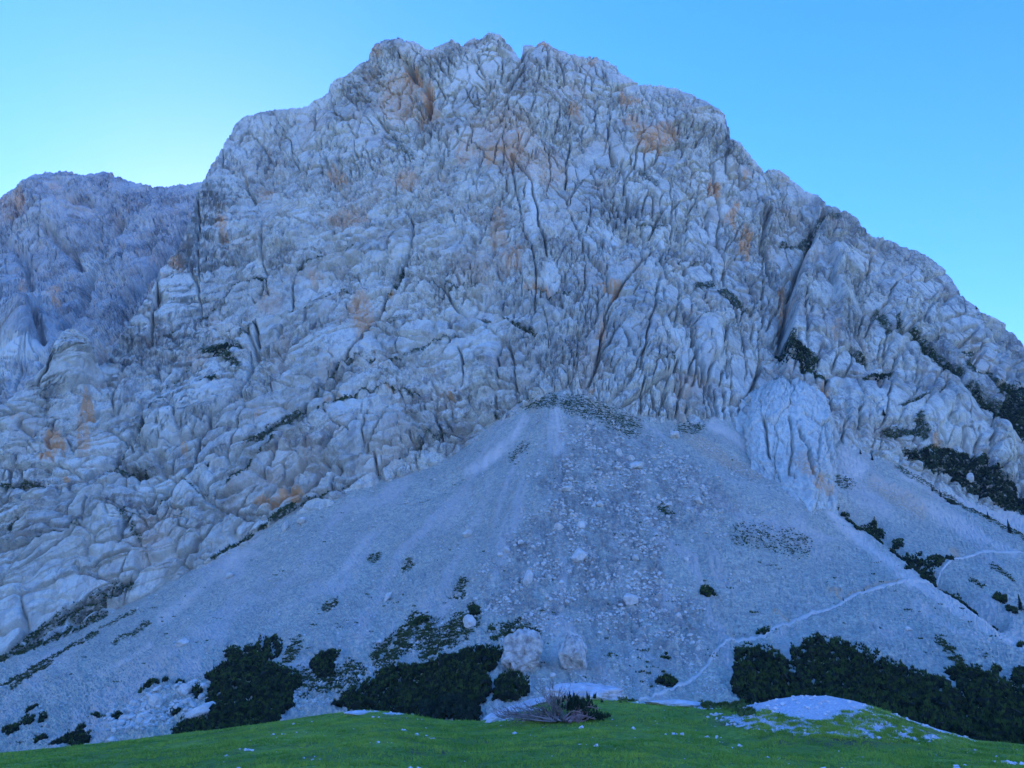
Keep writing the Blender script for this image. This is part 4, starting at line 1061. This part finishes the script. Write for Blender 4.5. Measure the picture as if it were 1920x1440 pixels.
V2, F2 = blades(gp, .3 + .35 * rng.random(len(gp)), .2 + .15 * rng.random(len(gp)), .8, 3)
mesh_obj('scree_grass', np.concatenate([V_, V2]), np.concatenate([F_, F2 + len(V_)]), M['tuft'], label='dark green grass tufts growing in streaks on the scree', kind='stuff')
GL = GM.copy()
for p_ in GREEN_POLYS: GL[in_poly(p_, PX, PY)] = 0
lp = tuft_positions(GL, PX, PY, Pw[nb:], 26000, .25)
V_, F_ = blades(lp, .6 + .7 * rng.random(len(lp)), .35 + .3 * rng.random(len(lp)), .9, 4)
mesh_obj('ledge_grass', V_, F_, M['tuft'], label='dark grass cushions along the ledges of the rock wall', kind='stuff')

# ---- footpaths
def path(pts, label, half=3.1):
    a = np.array(pts, float)
    L = np.r_[0, np.cumsum(np.hypot(*np.diff(a, axis=0).T))]
    t = np.linspace(0, L[-1], int(L[-1] / 3))
    x, y = np.interp(t, L, a[:, 0]), np.interp(t, L, a[:, 1])
    x = np.convolve(np.pad(x, 3, 'edge'), np.ones(7) / 7, 'valid') + .5 * noise(t / 22, 0 * t, 0, 450); y = np.convolve(np.pad(y, 3, 'edge'), np.ones(7) / 7, 'valid') + .5 * noise(t / 22, 0 * t, 5, 450)
    tx, ty = np.gradient(x), np.gradient(y); l = np.hypot(tx, ty); nx, ny = -ty / l, tx / l
    hw = half * (1 + .35 * noise(t / 14, 0 * t, 9, 451))
    rows = []
    for s_, up in ((-1.3, -.5), (-.75, .22), (.0, .3), (.75, .22), (1.3, -.5)):
        p = on_scree(x + nx * hw * s_, y + ny * hw * s_); p[:, 2] += up; rows.append(p)
    mesh_obj('footpath', np.array(rows), grid_faces(5, len(x)), M['path'], label=label, kind='structure', smooth=True)
path([(1195,1318),(1240,1302),(1290,1275),(1320,1255),(1345,1217),(1365,1201),(1400,1196),(1440,1192),(1456,1180),(1490,1166),(1540,1154),(1575,1141),(1588,1121),(1620,1110),(1660,1099),(1700,1086)], 'pale trodden path climbing right across the scree')
path([(1700,1086),(1730,1090),(1758,1091),(1762,1072),(1780,1056),(1800,1045),(1840,1037),(1930,1040)], 'pale path curving across the right scree', 2.1)
path([(1462,1182),(1470,1205),(1485,1225),(1500,1240)], 'short pale side path running down into the thicket gap', 1.6)

# ================================================================== ON THE MEADOW
# ---- white limestone outcrops at the meadow's edge
def outcrop(px, py, rx, ry, tilt, label, rd=1.0, flat=1.0):
    o = boulder(px, py, rx, ry, label, 'white outcrops at the meadow edge', tilt, on_meadow, 'outcrop', 4, 'limestone_outcrop', sink=.6, rd=rd)
    o['category'] = 'rock outcrop'
outcrop(1095,1300,62,15,2,'broad white limestone hump behind the dead pine', 40)
outcrop(1085,1293,20,10,0,'small white knob on top of the limestone hump', 16)
outcrop(985,1322,66,8,-16,'long narrow white limestone rib left of the dead pine', 20)
outcrop(942,1342,27,8,-20,'short white limestone face below the narrow rib', 12)
outcrop(1262,1318,42,6,2,'flat white limestone patch at the end of the path', 24)
outcrop(672,1337,22,4,2,'flat white stone on the left meadow crest', 16)

# ---- the dead mountain pine: > branch (many), foliage
bp = on_meadow([1040], [1356])[0]
mppb = bp[1] / FPX
dead = empty('dead_mountain_pine', tuple(bp), label='half dead mountain pine, grey bare branches spread on the meadow', cat='shrub')
def tube(pts, r0, r1, k=5):
    pts = np.asarray(pts, float); n = len(pts)
    V_, F_ = [], []
    tg = np.gradient(pts, axis=0); tg /= np.linalg.norm(tg, axis=1)[:, None] + 1e-9
    for i in range(n):
        a = np.cross(tg[i], (0.31, 0.2, 0.93)); a /= np.linalg.norm(a) + 1e-9
        b = np.cross(tg[i], a); r_ = r0 + (r1 - r0) * i / (n - 1)
        for j in range(k):
            t = 2 * math.pi * j / k
            V_.append(pts[i] + r_ * (a * math.cos(t) + b * math.sin(t)))
    for i in range(n - 1):
        for j in range(k): F_.append((i * k + j, i * k + (j + 1) % k, (i + 1) * k + (j + 1) % k, (i + 1) * k + j))
    return np.array(V_), np.array(F_)
def branch(p0, p1, sag, wig, r0, mat_, twigs=4, curl=.0):
    p0, p1 = np.array(p0, float), np.array(p1, float)
    n = 9; t = np.linspace(0, 1, n)[:, None]
    p = p0 + (p1 - p0) * t
    p[:, 2] += sag * np.sin(t[:, 0] * math.pi) + curl * t[:, 0] ** 3
    ph = rng.random(3) * 6
    for a in range(3): p[:, a] += wig * np.sin(t[:, 0] * (5 + 4 * rng.random()) + ph[a]) * t[:, 0] * (0.6 if a == 2 else 1)
    V_, F_ = tube(p, r0, r0 * .35)
    Vs, Fs, o = [V_], [F_], len(V_)
    L = np.linalg.norm(p1 - p0)
    for k in range(twigs):
        i = int(rng.integers(3, n)); d = rng.normal(size=3) * .5 + (p[i] - p[i - 1]) / (np.linalg.norm(p[i] - p[i - 1]) + 1e-9) + np.array([0, 0, .45])
        d *= L * .22 * rng.random() / np.linalg.norm(d) + .06
        q_ = np.array([p[i], p[i] + d * .55 + rng.normal(size=3) * .02, p[i] + d + np.array([0, 0, .05])])
        a, b = tube(q_, r0 * .4, r0 * .18, 4); Vs.append(a); Fs.append(b + o); o += len(a)
    mesh_obj('branch', np.concatenate(Vs), np.concatenate(Fs), M[mat_], dead)
def loc(px, py, dy=0.0):                                   # metres relative to the bush's base
    return ((px - 1040) * mppb, dy, (1356 - py) * mppb)
for k in range(34):      # grey fan to the left
    x = 1035 - random.uniform(20, 98); y = 1354 - random.uniform(-2, 26) * (0.35 + 0.65 * (x - 935) / 100)
    branch(loc(1045 + random.uniform(-14, 14), 1352, random.uniform(-.4, .5)), loc(x, y, random.uniform(-.9, .9)), random.uniform(-.02, .16), .05, random.uniform(.018, .036), 'dead_wood', 7, .14)
for k in range(38):      # thin twigs standing in the middle
    x = 1040 + random.gauss(-4, 18)
    branch(loc(1045 + random.uniform(-16, 16), 1350, random.uniform(-.3, .4)), loc(x, 1352 - random.uniform(24, 58), random.uniform(-.5, .6)), 0, .05, random.uniform(.013, .024), 'dead_wood', 7)
for k in range(26):      # thick crooked limbs to the right
    x0 = 1052 + random.uniform(0, 30)
    branch(loc(x0, 1353 - random.uniform(0, 8), random.uniform(-.5, .3)), loc(x0 + random.uniform(14, 42), 1353 - random.uniform(-3, 24), random.uniform(-.6, .4)), random.uniform(0, .18), .09, random.uniform(.024, .055), 'root_wood', 5)
fp = np.array([loc(1080 + random.gauss(0, 13), 1336 - random.uniform(0, 24) * random.random(), random.uniform(-.35, .5)) for k in range(170)])
V_, F_ = blades(fp, .16 + .14 * rng.random(len(fp)), .05 + .03 * rng.random(len(fp)), .35, 6)
fp2 = np.array([loc(1105 + random.gauss(0, 16), 1353 - random.uniform(0, 10), random.uniform(-.3, .6)) for k in range(90)])
V2, F2 = blades(fp2, .12 + .12 * rng.random(len(fp2)), .05 + .03 * rng.random(len(fp2)), .6, 5)
mesh_obj('foliage', np.concatenate([V_, V2]), np.concatenate([F_, F2 + len(V_)]), M['spruce'], dead)

# ---- low green juniper cushions at the meadow's edge
for x, y, rx, ry, lab in ((1356,1318,48,11,'flat green juniper cushion left of the rubble mound'),(1395,1336,22,8,'small green cushion on the left flank of the rubble mound'),(1172,1312,22,6,'low green cushion right of the white limestone hump')):
    thicket(ell(x, y, rx, ry, 0, 18), lab, 'green cushions at the meadow edge', on_meadow, height=.3, dens=1.0, name='juniper_cushion', mat_='cushion', shoot=.09)

# ---- grass blades, stones of the rubble mound, pebbles
grav_at = lambda i, j: gravel[i, j]
nbl = 85000
jj = rng.integers(90, 420, nbl)
uu = np.sqrt(rng.random(nbl))
ii = np.clip((uu * (NFR - 3)).astype(int), 8, NFR - 3)
vis = (qx[ii, jj] > -30) & (qx[ii, jj] < 1950) & (qy[ii, jj] < 1452)
gm = (gravel[ii, jj] + .75 * gn[ii, jj]) < .42
ii, jj = ii[vis & gm], jj[vis & gm]
a_ = rng.random(len(ii))[:, None]; b_ = rng.random(len(ii))[:, None]
gpos = Pm[ii, jj] * (1 - a_) * (1 - b_) + Pm[ii + 1, jj] * a_ * (1 - b_) + Pm[ii, jj + 1] * (1 - a_) * b_ + Pm[ii + 1, jj + 1] * a_ * b_
pat = np.clip(.85 + 1.1 * fbm(gpos[:, 0] / 1.6, gpos[:, 1] / 1.6, 0, 470, 3), .25, 2.6)
V_, F_ = blades(gpos, (.045 + .055 * rng.random(len(gpos))) * pat, (.013 + .012 * rng.random(len(gpos))), .8, 3)
mt = []
for x, y in zip(*sample_poly([(1390,1350),(1430,1330),(1480,1345),(1540,1352),(1590,1330),(1640,1338),(1740,1372),(1720,1395),(1560,1385),(1420,1375)], 260)):
    mt.append(on_meadow([x], [y])[0])
mt = np.repeat(np.array(mt), 40, 0); mt = mt + rng.normal(size=mt.shape) * np.array([.09, .12, .015])
V2, F2 = blades(mt, .04 + .05 * rng.random(len(mt)), .012 + .01 * rng.random(len(mt)), .9, 3)
V_, F_ = np.concatenate([V_, V2]), np.concatenate([F_, F2 + len(V_)])
mesh_obj('meadow_grass', V_, F_, M['blade'], label='short green grass blades covering the meadow', kind='stuff')
print('blades', len(F_))
nst = 13000
jj = rng.integers(165, 430, nst); ii = rng.integers(60, NFR - 2, nst)
k = (gravel[ii, jj] + .6 * gn[ii, jj] > .40) | ((gravel[ii, jj] > .12) & (rng.random(nst) < .12))
ii, jj = ii[k], jj[k]
sp_ = Pm[ii, jj] + rng.normal(size=(len(ii), 3)) * np.array([.04, .06, .0])
V_, F_ = stones(sp_, .012 + .07 * rng.random(len(ii)) ** 4)
n2_ = 60
px_ = rng.random(n2_) * 1920; py_ = 1352 + 85 * rng.random(n2_)
k = py_ > CREST(px_) + 6
k &= noise(px_ / 130, py_ / 30, 0, 480) > rng.random(n2_) * .5 - .25 - .3 * (px_ > 850)
pp = on_meadow(px_[k], py_[k]); pp += rng.normal(size=pp.shape) * np.array([.12, .22, 0])
V2, F2 = stones(pp, (.5 + 1.3 * rng.random(len(pp)) ** 2) * pp[:, 1] / FPX)
mesh_obj('meadow_stones', np.concatenate([V_, V2]), np.concatenate([F_, F2 + len(V_)]), M['flower'], label='white stones covering the rubble mound and dotted over the meadow', kind='stuff')

# ================================================================== THE AIR
bm = bmesh.new(); bmesh.ops.create_cube(bm, size=1.0)
hz = bpy.data.meshes.new('haze'); bm.to_mesh(hz); bm.free()
hm = bpy.data.materials.new('mountain_air'); hm.use_nodes = True
for n_ in list(hm.node_tree.nodes):
    if n_.type == 'BSDF_PRINCIPLED': hm.node_tree.nodes.remove(n_)
pv = hm.node_tree.nodes.new('ShaderNodeVolumePrincipled')
pv.inputs['Color'].default_value = (0.78, 0.95, 1.0, 1); pv.inputs['Density'].default_value = 0.00004
hm.node_tree.links.new(pv.outputs[0], hm.node_tree.nodes['Material Output'].inputs['Volume'])
hz.materials.append(hm)
ho = bpy.data.objects.new('haze', hz); ho.scale = (25000, 25000, 1200); ho.location = (0, 0, 535)
put(ho, label='thin bluish mountain air between the viewer and the walls', kind='stuff')
scene.cycles.volume_bounces = 0
